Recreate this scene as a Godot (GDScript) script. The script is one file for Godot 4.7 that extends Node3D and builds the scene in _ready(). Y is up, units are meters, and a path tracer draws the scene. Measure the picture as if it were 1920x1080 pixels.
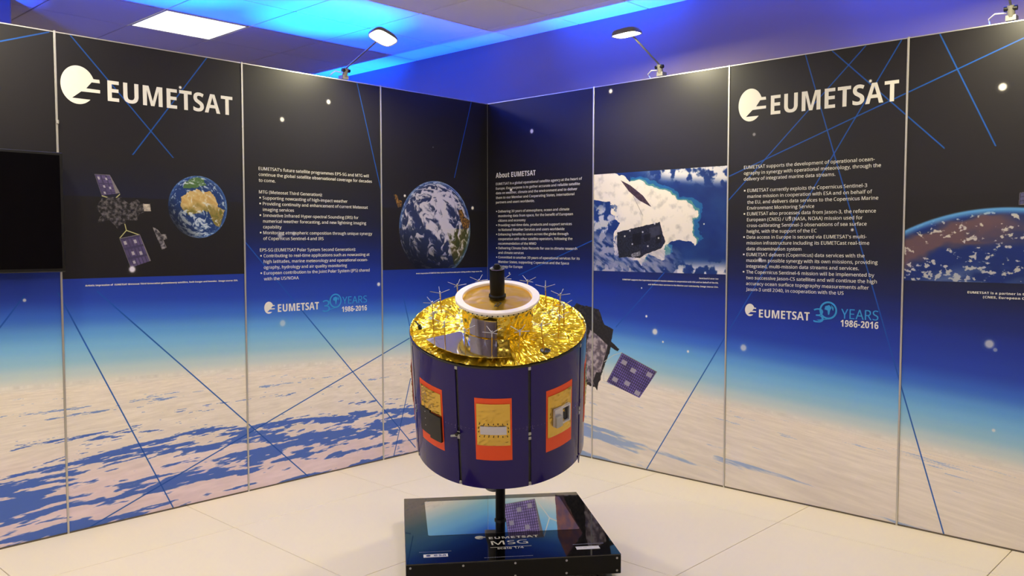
extends Node3D
# An exhibition corner: two printed display walls, a quarter-scale weather satellite model on a glossy plinth,
# clamp-on flood lamps and blue floor uplights behind the booth. Corner of the booth = origin, left wall along -X,
# right wall along +Z, y up, metres.

const CAM := Vector3(-4.53784, 1.46903, 4.52469)
const YAW := -0.8155144
const PITCH := -0.0537389
const FOCAL := 1594.08          # in pixels of a 1920x1080 frame
const WALL_H := 2.5
const CEIL_H := 3.01
const PX := 640                 # texels per metre of the prints

var cam_basis := Basis()
var M := {}
var fonts := {}
var base_line := {}
var used := {}
var soft := FastNoiseLite.new()
var fine := FastNoiseLite.new()
var cell := FastNoiseLite.new()

# ------------------------------------------------------------------ small helpers
func lin(r: float, g: float, b: float) -> Color:
	return Color(r, g, b).linear_to_srgb()

func rgb8(r: int, g: int, b: int) -> Color:
	return Color(r / 255.0, g / 255.0, b / 255.0)

func mat(called: String, c: Color, rough := 0.6, metal := 0.0, spec := 0.5) -> StandardMaterial3D:
	var m := StandardMaterial3D.new()
	m.resource_name = called
	m.albedo_color = c
	m.roughness = rough
	m.metallic = metal
	m.metallic_specular = spec
	M[called] = m
	return m

func glow(called: String, c: Color, energy: float) -> StandardMaterial3D:
	var m := mat(called, Color(0.9, 0.9, 0.9), 0.4)
	m.emission_enabled = true
	m.emission = c
	m.emission_energy_multiplier = energy
	return m

func numbered(called: String) -> String:
	var n: int = used.get(called, 0)
	used[called] = n + 1
	return called if n == 0 else "%s_%03d" % [called, n]

func thing(called: String, label: String, category: String, at := Vector3.ZERO, group := "") -> Node3D:
	var o := Node3D.new()
	o.name = numbered(called)
	add_child(o, true)
	o.position = at
	o.set_meta("label", label)
	o.set_meta("category", category)
	if group != "":
		o.set_meta("group", group)
	return o

func part(called: String, mesh: Mesh, m: Material, parent: Node, at := Vector3.ZERO, label := "") -> MeshInstance3D:
	var o := MeshInstance3D.new()
	o.name = called
	o.mesh = mesh
	o.material_override = m
	o.position = at
	parent.add_child(o, true)
	if label != "":
		o.set_meta("label", label)
	return o

func structure(called: String, mesh: Mesh, m: Material, at: Vector3, label: String, category: String) -> MeshInstance3D:
	var o := part(called, mesh, m, self, at, label)
	o.set_meta("kind", "structure")
	o.set_meta("category", category)
	return o

func start() -> SurfaceTool:
	var st := SurfaceTool.new()
	st.begin(Mesh.PRIMITIVE_TRIANGLES)
	st.set_smooth_group(-1)
	return st

func done(st: SurfaceTool) -> ArrayMesh:
	st.generate_normals()
	return st.commit()

# corners counter-clockwise seen from outside; Godot's front faces run clockwise
func quad(st: SurfaceTool, a: Vector3, b: Vector3, c: Vector3, d: Vector3) -> void:
	for v: Vector3 in [a, c, b, a, d, c]:
		st.add_vertex(v)

func tri(st: SurfaceTool, a: Vector3, b: Vector3, c: Vector3) -> void:
	for v: Vector3 in [a, c, b]:
		st.add_vertex(v)

func add_box(st: SurfaceTool, lo: Vector3, hi: Vector3, xf := Transform3D()) -> void:
	var p := []
	for k in 8:
		p.append(xf * Vector3(hi.x if k & 1 else lo.x, hi.y if k & 2 else lo.y, hi.z if k & 4 else lo.z))
	quad(st, p[0], p[2], p[3], p[1])
	quad(st, p[4], p[5], p[7], p[6])
	quad(st, p[0], p[4], p[6], p[2])
	quad(st, p[1], p[3], p[7], p[5])
	quad(st, p[2], p[6], p[7], p[3])
	quad(st, p[0], p[1], p[5], p[4])

func box(lo: Vector3, hi: Vector3) -> ArrayMesh:
	var st := start()
	add_box(st, lo, hi)
	return done(st)

# box with chamfered edges
func bevel_box(lo: Vector3, hi: Vector3, b: float) -> ArrayMesh:
	var st := start()
	var c := (lo + hi) / 2
	var h := (hi - lo) / 2
	for ax in 3:
		var u := (ax + 1) % 3
		var w := (ax + 2) % 3
		for s: float in [-1.0, 1.0]:
			var q := []
			for e: Vector2 in [Vector2(-1, -1), Vector2(1, -1), Vector2(1, 1), Vector2(-1, 1)]:
				var v := Vector3.ZERO
				v[ax] = s * h[ax]
				v[u] = e.x * (h[u] - b)
				v[w] = e.y * (h[w] - b)
				q.append(c + v)
			if s > 0: quad(st, q[0], q[1], q[2], q[3])
			else: quad(st, q[3], q[2], q[1], q[0])
			for s2: float in [-1.0, 1.0]:
				var k := []
				for e: float in [-1.0, 1.0]:
					for f in 2:
						var v := Vector3.ZERO
						v[ax] = s * (h[ax] - (b if f else 0.0))
						v[u] = s2 * (h[u] - (0.0 if f else b))
						v[w] = e * (h[w] - b)
						k.append(c + v)
				if s * s2 > 0: quad(st, k[0], k[1], k[3], k[2])
				else: quad(st, k[2], k[3], k[1], k[0])
	for sx: float in [-1.0, 1.0]:
		for sy: float in [-1.0, 1.0]:
			for sz: float in [-1.0, 1.0]:
				var a := c + Vector3(sx * h.x, sy * (h.y - b), sz * (h.z - b))
				var d := c + Vector3(sx * (h.x - b), sy * h.y, sz * (h.z - b))
				var e := c + Vector3(sx * (h.x - b), sy * (h.y - b), sz * h.z)
				if sx * sy * sz > 0: tri(st, a, d, e)
				else: tri(st, e, d, a)
	return done(st)

# profile: (radius, height) from bottom to top; each band its own smooth group unless round
func add_lathe(st: SurfaceTool, profile: Array, n := 32, a0 := 0.0, a1 := TAU, together := false) -> void:
	for k in profile.size() - 1:
		st.set_smooth_group(0 if together else k)
		var p: Vector2 = profile[k]
		var q: Vector2 = profile[k + 1]
		for j in n:
			var t0 := a0 + (a1 - a0) * j / n
			var t1 := a0 + (a1 - a0) * (j + 1) / n
			var d0 := Vector3(sin(t0), 0, cos(t0))
			var d1 := Vector3(sin(t1), 0, cos(t1))
			var A := d0 * p.x + Vector3.UP * p.y
			var B := d1 * p.x + Vector3.UP * p.y
			var Cc := d1 * q.x + Vector3.UP * q.y
			var D := d0 * q.x + Vector3.UP * q.y
			if p.x < 1e-6: tri(st, A, Cc, D)
			elif q.x < 1e-6: tri(st, A, B, D)
			else: quad(st, A, B, Cc, D)
	st.set_smooth_group(-1)

func lathe(profile: Array, n := 32, together := false) -> ArrayMesh:
	var st := start()
	add_lathe(st, profile, n, 0.0, TAU, together)
	return done(st)

func add_tube(st: SurfaceTool, pts: Array, r: float, n := 8) -> void:
	st.set_smooth_group(0)
	var rings := []
	for k in pts.size():
		var d: Vector3 = (pts[mini(k + 1, pts.size() - 1)] - pts[maxi(k - 1, 0)]).normalized()
		var u := d.cross(Vector3.UP if absf(d.y) < 0.9 else Vector3.RIGHT).normalized()
		var w := d.cross(u)
		var ring := []
		for j in n:
			var t := TAU * j / n
			ring.append(pts[k] + r * (cos(t) * u + sin(t) * w))
		rings.append(ring)
	for k in pts.size() - 1:
		for j in n:
			var i := (j + 1) % n
			quad(st, rings[k][j], rings[k][i], rings[k + 1][i], rings[k + 1][j])
	st.set_smooth_group(-1)
	for j in n:
		var i := (j + 1) % n
		tri(st, pts[0], rings[0][i], rings[0][j])
		tri(st, pts[-1], rings[-1][j], rings[-1][i])

func tube(pts: Array, r: float, n := 8) -> ArrayMesh:
	var st := start()
	add_tube(st, pts, r, n)
	return done(st)

# a flat outline in XY, thick along +z
func add_plate(st: SurfaceTool, poly: PackedVector2Array, z0: float, z1: float) -> void:
	if Geometry2D.is_polygon_clockwise(poly):
		poly = poly.duplicate()
		poly.reverse()
	var idx := Geometry2D.triangulate_polygon(poly)
	for k in idx.size() / 3:
		var t := [poly[idx[3 * k]], poly[idx[3 * k + 1]], poly[idx[3 * k + 2]]]
		if (t[1] - t[0]).cross(t[2] - t[0]) < 0:
			t = [t[0], t[2], t[1]]
		tri(st, Vector3(t[0].x, t[0].y, z1), Vector3(t[1].x, t[1].y, z1), Vector3(t[2].x, t[2].y, z1))
		tri(st, Vector3(t[2].x, t[2].y, z0), Vector3(t[1].x, t[1].y, z0), Vector3(t[0].x, t[0].y, z0))
	for k in poly.size():
		var a := poly[k]
		var b := poly[(k + 1) % poly.size()]
		quad(st, Vector3(a.x, a.y, z0), Vector3(b.x, b.y, z0), Vector3(b.x, b.y, z1), Vector3(a.x, a.y, z1))

func plate(poly: PackedVector2Array, z0: float, z1: float) -> ArrayMesh:
	var st := start()
	add_plate(st, poly, z0, z1)
	return done(st)

# ------------------------------------------------------------------ pixels of the photograph to directions
func ray(u: float, v: float) -> Vector3:
	return cam_basis * Vector3((u - 960.0) / FOCAL, -(v - 540.0) / FOCAL, -1.0)

func on_x(u: float, v: float, x := 0.0) -> Vector3:
	var d := ray(u, v)
	return CAM + d * ((x - CAM.x) / d.x)

func on_y(u: float, v: float, y := 0.0) -> Vector3:
	var d := ray(u, v)
	return CAM + d * ((y - CAM.y) / d.y)

func on_z(u: float, v: float, z := 0.0) -> Vector3:
	var d := ray(u, v)
	return CAM + d * ((z - CAM.z) / d.z)

# along-the-wall coordinate s (negative on the left wall) and height
func wall(u: float, v: float) -> Vector2:
	var p := on_z(u, v)
	if p.x < 0.0:
		return Vector2(p.x, p.y)
	p = on_x(u, v)
	return Vector2(p.z, p.y)

func horizon(s: float) -> float:
	return 0.632 - 0.053 * s - 0.004 * s * s

# ------------------------------------------------------------------ prints
var stops := []
var lut := []

func make_lut() -> void:
	# printed sky: height above the printed horizon -> colour
	stops = [[-0.90, 226, 218, 212], [-0.03, 236, 226, 212], [0.0, 226, 222, 212], [0.06, 190, 210, 214], [0.12, 148, 194, 220],
		[0.19, 122, 182, 228], [0.26, 94, 156, 222], [0.34, 56, 104, 202], [0.43, 36, 66, 170], [0.56, 28, 52, 148], [0.68, 22, 38, 110], [0.80, 21, 29, 74],
		[0.94, 23, 25, 46], [1.15, 26, 24, 30], [2.5, 26, 24, 28]]
	lut.clear()
	for k in 600:
		var t := -0.9 + 2.4 * k / 599.0
		var j := 0
		while j < stops.size() - 2 and t > stops[j + 1][0]:
			j += 1
		var f := clampf((t - stops[j][0]) / (stops[j + 1][0] - stops[j][0]), 0, 1)
		f = f * f * (3 - 2 * f) * 0.5 + f * 0.5
		lut.append(Vector3(lerpf(stops[j][1], stops[j + 1][1], f), lerpf(stops[j][2], stops[j + 1][2], f), lerpf(stops[j][3], stops[j + 1][3], f)))

func base_print(i: int) -> Image:
	var w := 400
	var h := 1000
	var data := PackedByteArray()
	data.resize(w * h * 3)
	for x in w:
		var s := i + (x + 0.5) / w
		var hor := horizon(s)
		for y in h:
			var yy := WALL_H - (y + 0.5) / 400.0
			var t := yy - hor
			var o := (y * w + x) * 3
			var c: Vector3 = lut[clampi(int((t + 0.9) / 2.4 * 599.0), 0, 599)]
			if t < 0.015:
				var d := maxf(0.0, -t)
				var left := clampf(0.62 - s * 0.5, 0.0, 1.0)
				var wide := 1.0 / (0.20 + d * 1.1)
				var deep := log(d + 0.09)
				var n := soft.get_noise_2d(s * 30.0 * wide + 40.0, deep * 330.0)
				var n2 := fine.get_noise_2d(s * 70.0 * wide + n * 20.0, deep * 420.0 + n * 30.0)
				var n3 := fine.get_noise_2d(s * 260.0 * wide + 900.0, deep * 900.0)
				var big := soft.get_noise_2d(s * 20.0 + 300.0, deep * 90.0)
				var m := n * lerpf(1.0, 0.75, left) + n2 * lerpf(0.4, 0.6, left) + n3 * lerpf(0.22, 0.5, left) + big * lerpf(0.6, 0.35, left)
				var th := lerpf(0.60, -0.06, smoothstep(0.03, 0.50, d)) + (1.0 - left) * lerpf(-0.12, 0.15, smoothstep(0.0, 0.45, d))
				var gap := smoothstep(th, th + lerpf(0.30, 0.14, left), m)
				var sea := Vector3(158, 178, 214).lerp(Vector3(76, 108, 190), left * smoothstep(0.02, 0.30, d))
				var cloud := c + Vector3(1, 1, 1) * (n2 * 12.0 + n3 * lerpf(4.0, 10.0, left)) + Vector3(2, -10, 4) * (left * smoothstep(0.25, 0.6, d))
				c = cloud.lerp(sea, gap * smoothstep(0.0, 0.06, d))
			data[o] = clampi(int(c.x), 0, 255)
			data[o + 1] = clampi(int(c.y), 0, 255)
			data[o + 2] = clampi(int(c.z), 0, 255)
	var im := Image.create_from_data(w, h, false, Image.FORMAT_RGB8, data)
	im.resize(PX, int(PX * WALL_H), Image.INTERPOLATE_CUBIC)
	return im

func dot(im: Image, x: int, y: int, c: Color, a: float) -> void:
	if x >= 0 and y >= 0 and x < im.get_width() and y < im.get_height() and a > 0.003:
		im.set_pixel(x, y, im.get_pixel(x, y).lerp(c, minf(a, 1.0)))

func tex(i: int, p: Vector2) -> Vector2:
	return Vector2((p.x - i) * PX, (WALL_H - p.y) * PX)

func ink_line(im: Image, i: int, a: Vector2, b: Vector2, width: float, c: Color, strength := 1.0) -> void:
	var p := tex(i, a)
	var q := tex(i, b)
	var d := (q - p)
	var length := d.length()
	d /= length
	var half := width * PX / 2.0
	var steep := absf(d.y) > absf(d.x)
	var m0 := int(minf(p.y, q.y) if steep else minf(p.x, q.x))
	var m1 := int(maxf(p.y, q.y) if steep else maxf(p.x, q.x))
	var top := im.get_height() if steep else im.get_width()
	for m in range(maxi(m0, 0), mini(m1 + 1, top)):
		var f := ((m + 0.5) - (p.y if steep else p.x)) / (d.y if steep else d.x)
		var mid := (p + d * f).x if steep else (p + d * f).y
		var reach := (half + 1.0) / absf(d.y if steep else d.x)
		for k in range(int(floor(mid - reach)), int(ceil(mid + reach)) + 1):
			var e := Vector2(k + 0.5, m + 0.5) if steep else Vector2(m + 0.5, k + 0.5)
			var off := absf((e - p).cross(d))
			dot(im, int(e.x), int(e.y), c, clampf(half + 0.5 - off, 0, 1) * strength)

func star(im: Image, i: int, at: Vector2, r: float, c := Color(0.9, 0.88, 0.85), strength := 1.0) -> void:
	var p := tex(i, at)
	var R := r * PX
	for y in range(int(p.y - R * 2) - 1, int(p.y + R * 2) + 2):
		for x in range(int(p.x - R * 2) - 1, int(p.x + R * 2) + 2):
			var d := Vector2(x + 0.5, y + 0.5).distance_to(p) / R
			dot(im, x, y, c, strength * (clampf(1.15 - smoothstep(0.6, 1.3, d) - 0.15, 0, 1) + 0.12 * maxf(0, 2 - d) * float(d > 1)))

func fill_poly(im: Image, i: int, pts: Array, c: Color, c2: Color, grain := 30.0, rough := 0.0, mottled := 0.5) -> void:
	# pts: wall coordinates
	var poly := PackedVector2Array()
	for p: Vector2 in pts:
		poly.append(tex(i, p))
	var lo := poly[0]
	var hi := poly[0]
	for p in poly:
		lo = lo.min(p)
		hi = hi.max(p)
	for y in range(maxi(0, int(lo.y) - 3), mini(im.get_height(), int(hi.y) + 4)):
		for x in range(maxi(0, int(lo.x) - 3), mini(im.get_width(), int(hi.x) + 4)):
			var e := Vector2(x + 0.5, y + 0.5)
			var k := e
			if rough > 0.0:
				k += rough * Vector2(fine.get_noise_2d(x * 1.5, y * 1.5), fine.get_noise_2d(x * 1.5 + 500, y * 1.5))
			if Geometry2D.is_point_in_polygon(k, poly):
				var n := fine.get_noise_2d(x * grain / 10.0, y * grain / 10.0)
				im.set_pixel(x, y, c.lerp(c2, clampf(0.5 + n * mottled * 2.4, 0, 1)))

func rect_fill(im: Image, i: int, s0: float, y0: float, s1: float, y1: float, c: Color) -> void:
	var a := tex(i, Vector2(s0, y1))
	var b := tex(i, Vector2(s1, y0))
	im.fill_rect(Rect2i(int(a.x), int(a.y), int(b.x - a.x), int(b.y - a.y)), c)

func earth(im: Image, i: int, at: Vector2, r: float, kind: int, floor_y: float) -> void:
	var p := tex(i, at)
	var R := r * PX
	var low := tex(i, Vector2(0, floor_y)).y
	var africa := PackedVector2Array([Vector2(-.58, -.3), Vector2(-.35, -.48), Vector2(0, -.6), Vector2(.1, -.5), Vector2(.45, -.52), Vector2(.62, -.25), Vector2(.7, -.02), Vector2(.9, .12), Vector2(.78, .42), Vector2(.7, .66), Vector2(.58, .6), Vector2(.42, .3), Vector2(.3, .12), Vector2(0, .2), Vector2(-.35, .28), Vector2(-.58, .02)])
	var europe := PackedVector2Array([Vector2(-.5, -.58), Vector2(-.42, -.78), Vector2(-.1, -.95), Vector2(.2, -.92), Vector2(.3, -.72), Vector2(.1, -.68), Vector2(-.1, -.6), Vector2(-.3, -.56)])
	for y in range(maxi(0, int(p.y - R)), mini(int(minf(p.y + R + 2, low)), im.get_height())):
		for x in range(maxi(0, int(p.x - R)), mini(int(p.x + R + 2), im.get_width())):
			var v := (Vector2(x + 0.5, y + 0.5) - p) / R
			var l := v.length()
			if l > 1.02:
				continue
			var z := sqrt(maxf(0.0, 1.0 - l * l))
			var g := v / (0.45 + 0.55 * z)
			var wob := v + 0.07 * Vector2(fine.get_noise_2d(x * 1.6, y * 1.6), fine.get_noise_2d(x * 1.6 + 300, y * 1.6))
			var c := Color(0.10, 0.20, 0.42) if kind == 0 else Color(0.15, 0.19, 0.33)
			var n := soft.get_noise_2d(g.x * 130.0 + 17.0 * kind, g.y * 130.0)
			var n2 := fine.get_noise_2d(g.x * 190.0 + n * 60.0, g.y * 190.0 + n * 40.0)
			if kind == 0:
				if Geometry2D.is_point_in_polygon(wob, africa):
					var sand := Color(0.70, 0.57, 0.34).lerp(Color(0.78, 0.70, 0.52), clampf(0.5 + n2, 0, 1))
					var bush := Color(0.36, 0.37, 0.17).lerp(Color(0.56, 0.47, 0.26), clampf(0.5 + n2 + v.y * 0.4, 0, 1))
					c = sand.lerp(bush, smoothstep(-0.18, 0.22, v.y + n * 0.25))
				elif Geometry2D.is_point_in_polygon(wob, europe):
					c = Color(0.28, 0.40, 0.24)
				var cloud := smoothstep(0.12, 0.5, n2 * 0.8 + n * 0.5 + 0.25 * absf(v.y) + (0.18 if v.y > 0.1 and v.x < 0.3 else -0.12))
				c = c.lerp(Color(0.78, 0.82, 0.86), cloud * 0.85)
			else:
				if v.x > 0.25 and v.y > 0.0 and v.x - v.y * 0.3 > 0.28:
					c = Color(0.20, 0.24, 0.13).lerp(Color(0.33, 0.30, 0.18), clampf(0.5 + n, 0, 1))
				var bright := 0.55 * maxf(0.0, 1.0 - (v - Vector2(0.12, -0.5)).length()) + 0.22 * maxf(0.0, 1.0 - (v - Vector2(0.3, 0.05)).length() * 1.6)
				var cloud := smoothstep(0.02, 0.5, n2 * 0.9 + n * 0.55 + bright * 1.1 - 0.02)
				c = c.lerp(Color(0.80, 0.78, 0.80), cloud * 0.9)
				c = c.lerp(Color(0.03, 0.04, 0.07), smoothstep(0.1, 1.1, v.y * 0.9 - v.x * 0.35))
			c = c.lerp(Color(0.30, 0.48, 0.75), 0.45 * smoothstep(0.9, 0.99, l) * float(v.x > -0.2 or v.y < 0))
			if kind == 0:
				c = c.lerp(Color(0.03, 0.04, 0.08), 0.85 * smoothstep(0.25, 1.05, -v.x * 0.75 + v.y * 0.55))
			dot(im, x, y, c, clampf((1.0 - l) * R + 0.5, 0, 1))

func solar_wing(im: Image, i: int, q: Array, cells: Vector2i, c: Color, gap: Color, tabs: Array) -> void:
	# q: four wall points in order; a grid of cells between them
	var t := []
	for p: Vector2 in q:
		t.append(tex(i, p))
	var poly := PackedVector2Array(t)
	var lo := poly[0]
	var hi := poly[0]
	for p in poly:
		lo = lo.min(p)
		hi = hi.max(p)
	var e1: Vector2 = t[1] - t[0]
	var e2: Vector2 = t[3] - t[0]
	var det := e1.cross(e2)
	for y in range(maxi(0, int(lo.y)), mini(im.get_height(), int(hi.y) + 2)):
		for x in range(maxi(0, int(lo.x)), mini(im.get_width(), int(hi.x) + 2)):
			var e := Vector2(x + 0.5, y + 0.5)
			if not Geometry2D.is_point_in_polygon(e, poly):
				continue
			var d: Vector2 = e - t[0]
			var u := d.cross(e2) / det
			var v := e1.cross(d) / det
			var fu := fposmod(u * cells.x, 1.0)
			var fv := fposmod(v * cells.y, 1.0)
			var k := c.lerp(c * 1.35, clampf(0.5 + soft.get_noise_2d(x * 0.9, y * 0.9), 0, 1))
			if fu < 0.28 or fv < 0.22:
				k = gap
			if u < 0.02 or v < 0.02 or u > 0.98 or v > 0.98:
				k = Color(0.45, 0.43, 0.45)
			for b: Rect2 in tabs:
				if b.has_point(Vector2(u, v)):
					k = Color(0.62, 0.60, 0.66)
			im.set_pixel(x, y, k)

func print_of(i: int) -> ImageTexture:
	var im := base_print(i)
	var ink := rgb8(20, 78, 168)
	var lines := [[131, 65, 325, 296], [388, 108, 249, 290], [-60, 89, 92, 60], [109, 549, 326, 954], [182, 546, 580, 895], [166, 990, 768, 634],
		[455, 448, 779, 839], [770, 709, 738, 857], [755, 551, 772, 628], [669, 154, 714, 355], [884, 190, 852, 333], [46, 554, -40, 666],
		[1920, 71, 972, 516], [1624, 85, 1155, 613], [1510, 102, 1770, 1003], [1691, 74, 1212, 880], [1560, 95, 1771, 278], [1762, 63, 1867, 274]]
	for l in lines:
		var a := wall(l[0], l[1])
		var b := wall(l[2], l[3])
		if maxf(a.x, b.x) > i and minf(a.x, b.x) < i + 1:
			ink_line(im, i, a, b, 0.0066, ink, 0.9)
	var black := rgb8(24, 22, 26)
	if i == -3:
		rect_fill(im, i, i, 1.283, i + 1, 1.70, black)
		picture_pair(im, i)
	elif i == -1:
		rect_fill(im, i, i, 1.28, i + 1, 1.70, black)
		earth(im, i, Vector2(-0.515, 1.565), 0.335, 1, 1.283)
		for g in [[868, 408, 1.0], [745, 374, 0.6]]:
			var p := wall(g[0], g[1])
			var k: float = g[2]
			fill_poly(im, i, [p + Vector2(-.05, .05) * k, p + Vector2(-.01, .06) * k, p + Vector2(.02, .0) * k, p + Vector2(.07, -.02) * k, p + Vector2(.06, -.075) * k, p + Vector2(.01, -.09) * k, p + Vector2(-.02, -.03) * k], rgb8(150, 108, 50), rgb8(52, 40, 34), 40)
		star(im, i, wall(886, 390), 0.013)
		star(im, i, wall(759, 367), 0.009)
	elif i == 1:
		picture_ice(im, i)
	elif i == 3:
		rect_fill(im, i, i, 1.272, i + 1, 1.70, black)
		picture_limb(im, i)
	if i == 0 or i == 1:
		printed_satellite(im, i)
	for d in [[616, 191, 9], [529, 224, 9], [525, 441, 10, .6], [551, 438, 8, .6], [710, 533, 8, .9], [530, 606, 12, .55], [338, 164, 5], [997, 246, 10], [1145, 171, 9],
			[1228, 622, 12, .9], [1212, 593, 5], [1243, 641, 4], [1290, 659, 5], [1394, 652, 12, .7], [1632, 152, 5], [1414, 252, 6, .5], [1481, 408, 5, .8], [1425, 487, 7, .8],
			[1598, 431, 5, .8], [1880, 163, 11], [1855, 645, 13, .7], [1866, 656, 6, .5], [1863, 807, 5, .8], [46, 563, 5, .8], [958, 356, 7], [955, 512, 4], [1203, 540, 3], [812, 276, 3, .5], [1320, 420, 3]]:
		var at := wall(d[0], d[1])
		if at.x > i and at.x < i + 1:
			star(im, i, at, d[2] * 0.0016, Color(0.88, 0.87, 0.86), d[3] if d.size() > 3 else 1.0)
	return ImageTexture.create_from_image(im)

func picture_pair(im: Image, i: int) -> void:
	# two small satellites beside the globe
	earth(im, i, Vector2(-2.277, 1.665), 0.172, 0, 1.29)
	var violet := rgb8(64, 56, 88)
	for g in [[[[177, 326], [206, 328], [225, 362], [191, 367]], Vector2i(3, 5)], [[[224, 447], [262, 439], [283, 489], [245, 502]], Vector2i(6, 3)]]:
		var q := []
		for p in g[0]:
			q.append(wall(p[0], p[1]))
		solar_wing(im, i, q, g[1], violet, rgb8(58, 52, 84), [Rect2(.12, .12, .13, .12), Rect2(.6, .14, .13, .12), Rect2(.3, .5, .13, .12), Rect2(.66, .55, .13, .12), Rect2(.2, .8, .12, .1)])
	for l in [[191, 367, 214, 374], [225, 364, 214, 374], [234, 420, 237, 432], [237, 432, 225, 446], [237, 432, 260, 440]]:
		ink_line(im, i, wall(l[0], l[1]), wall(l[2], l[3]), 0.005, rgb8(170, 168, 120))
	var body := []
	for p in [[192, 370], [228, 370], [240, 382], [256, 374], [270, 384], [282, 382], [284, 396], [262, 400], [258, 412], [236, 414], [220, 428], [206, 414], [184, 416], [190, 402], [180, 390]]:
		body.append(wall(p[0], p[1]))
	fill_poly(im, i, body, rgb8(24, 23, 28), rgb8(88, 84, 90), 30, 5.0, 0.55)
	var dish := []
	for p in [[268, 382], [281, 383], [283, 396], [270, 396]]:
		dish.append(wall(p[0], p[1]))
	fill_poly(im, i, dish, rgb8(190, 180, 165), rgb8(140, 132, 125), 30)
	var small := []
	for p in [[286, 426], [296, 430], [302, 440], [312, 438], [313, 448], [306, 450], [313, 464], [304, 468], [297, 452], [290, 436]]:
		small.append(wall(p[0], p[1]))
	fill_poly(im, i, small, rgb8(46, 44, 54), rgb8(140, 136, 140), 34, 2.0, 0.6)
	star(im, i, wall(248, 505), 0.017, Color(0.85, 0.83, 0.9), 0.95)

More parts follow.
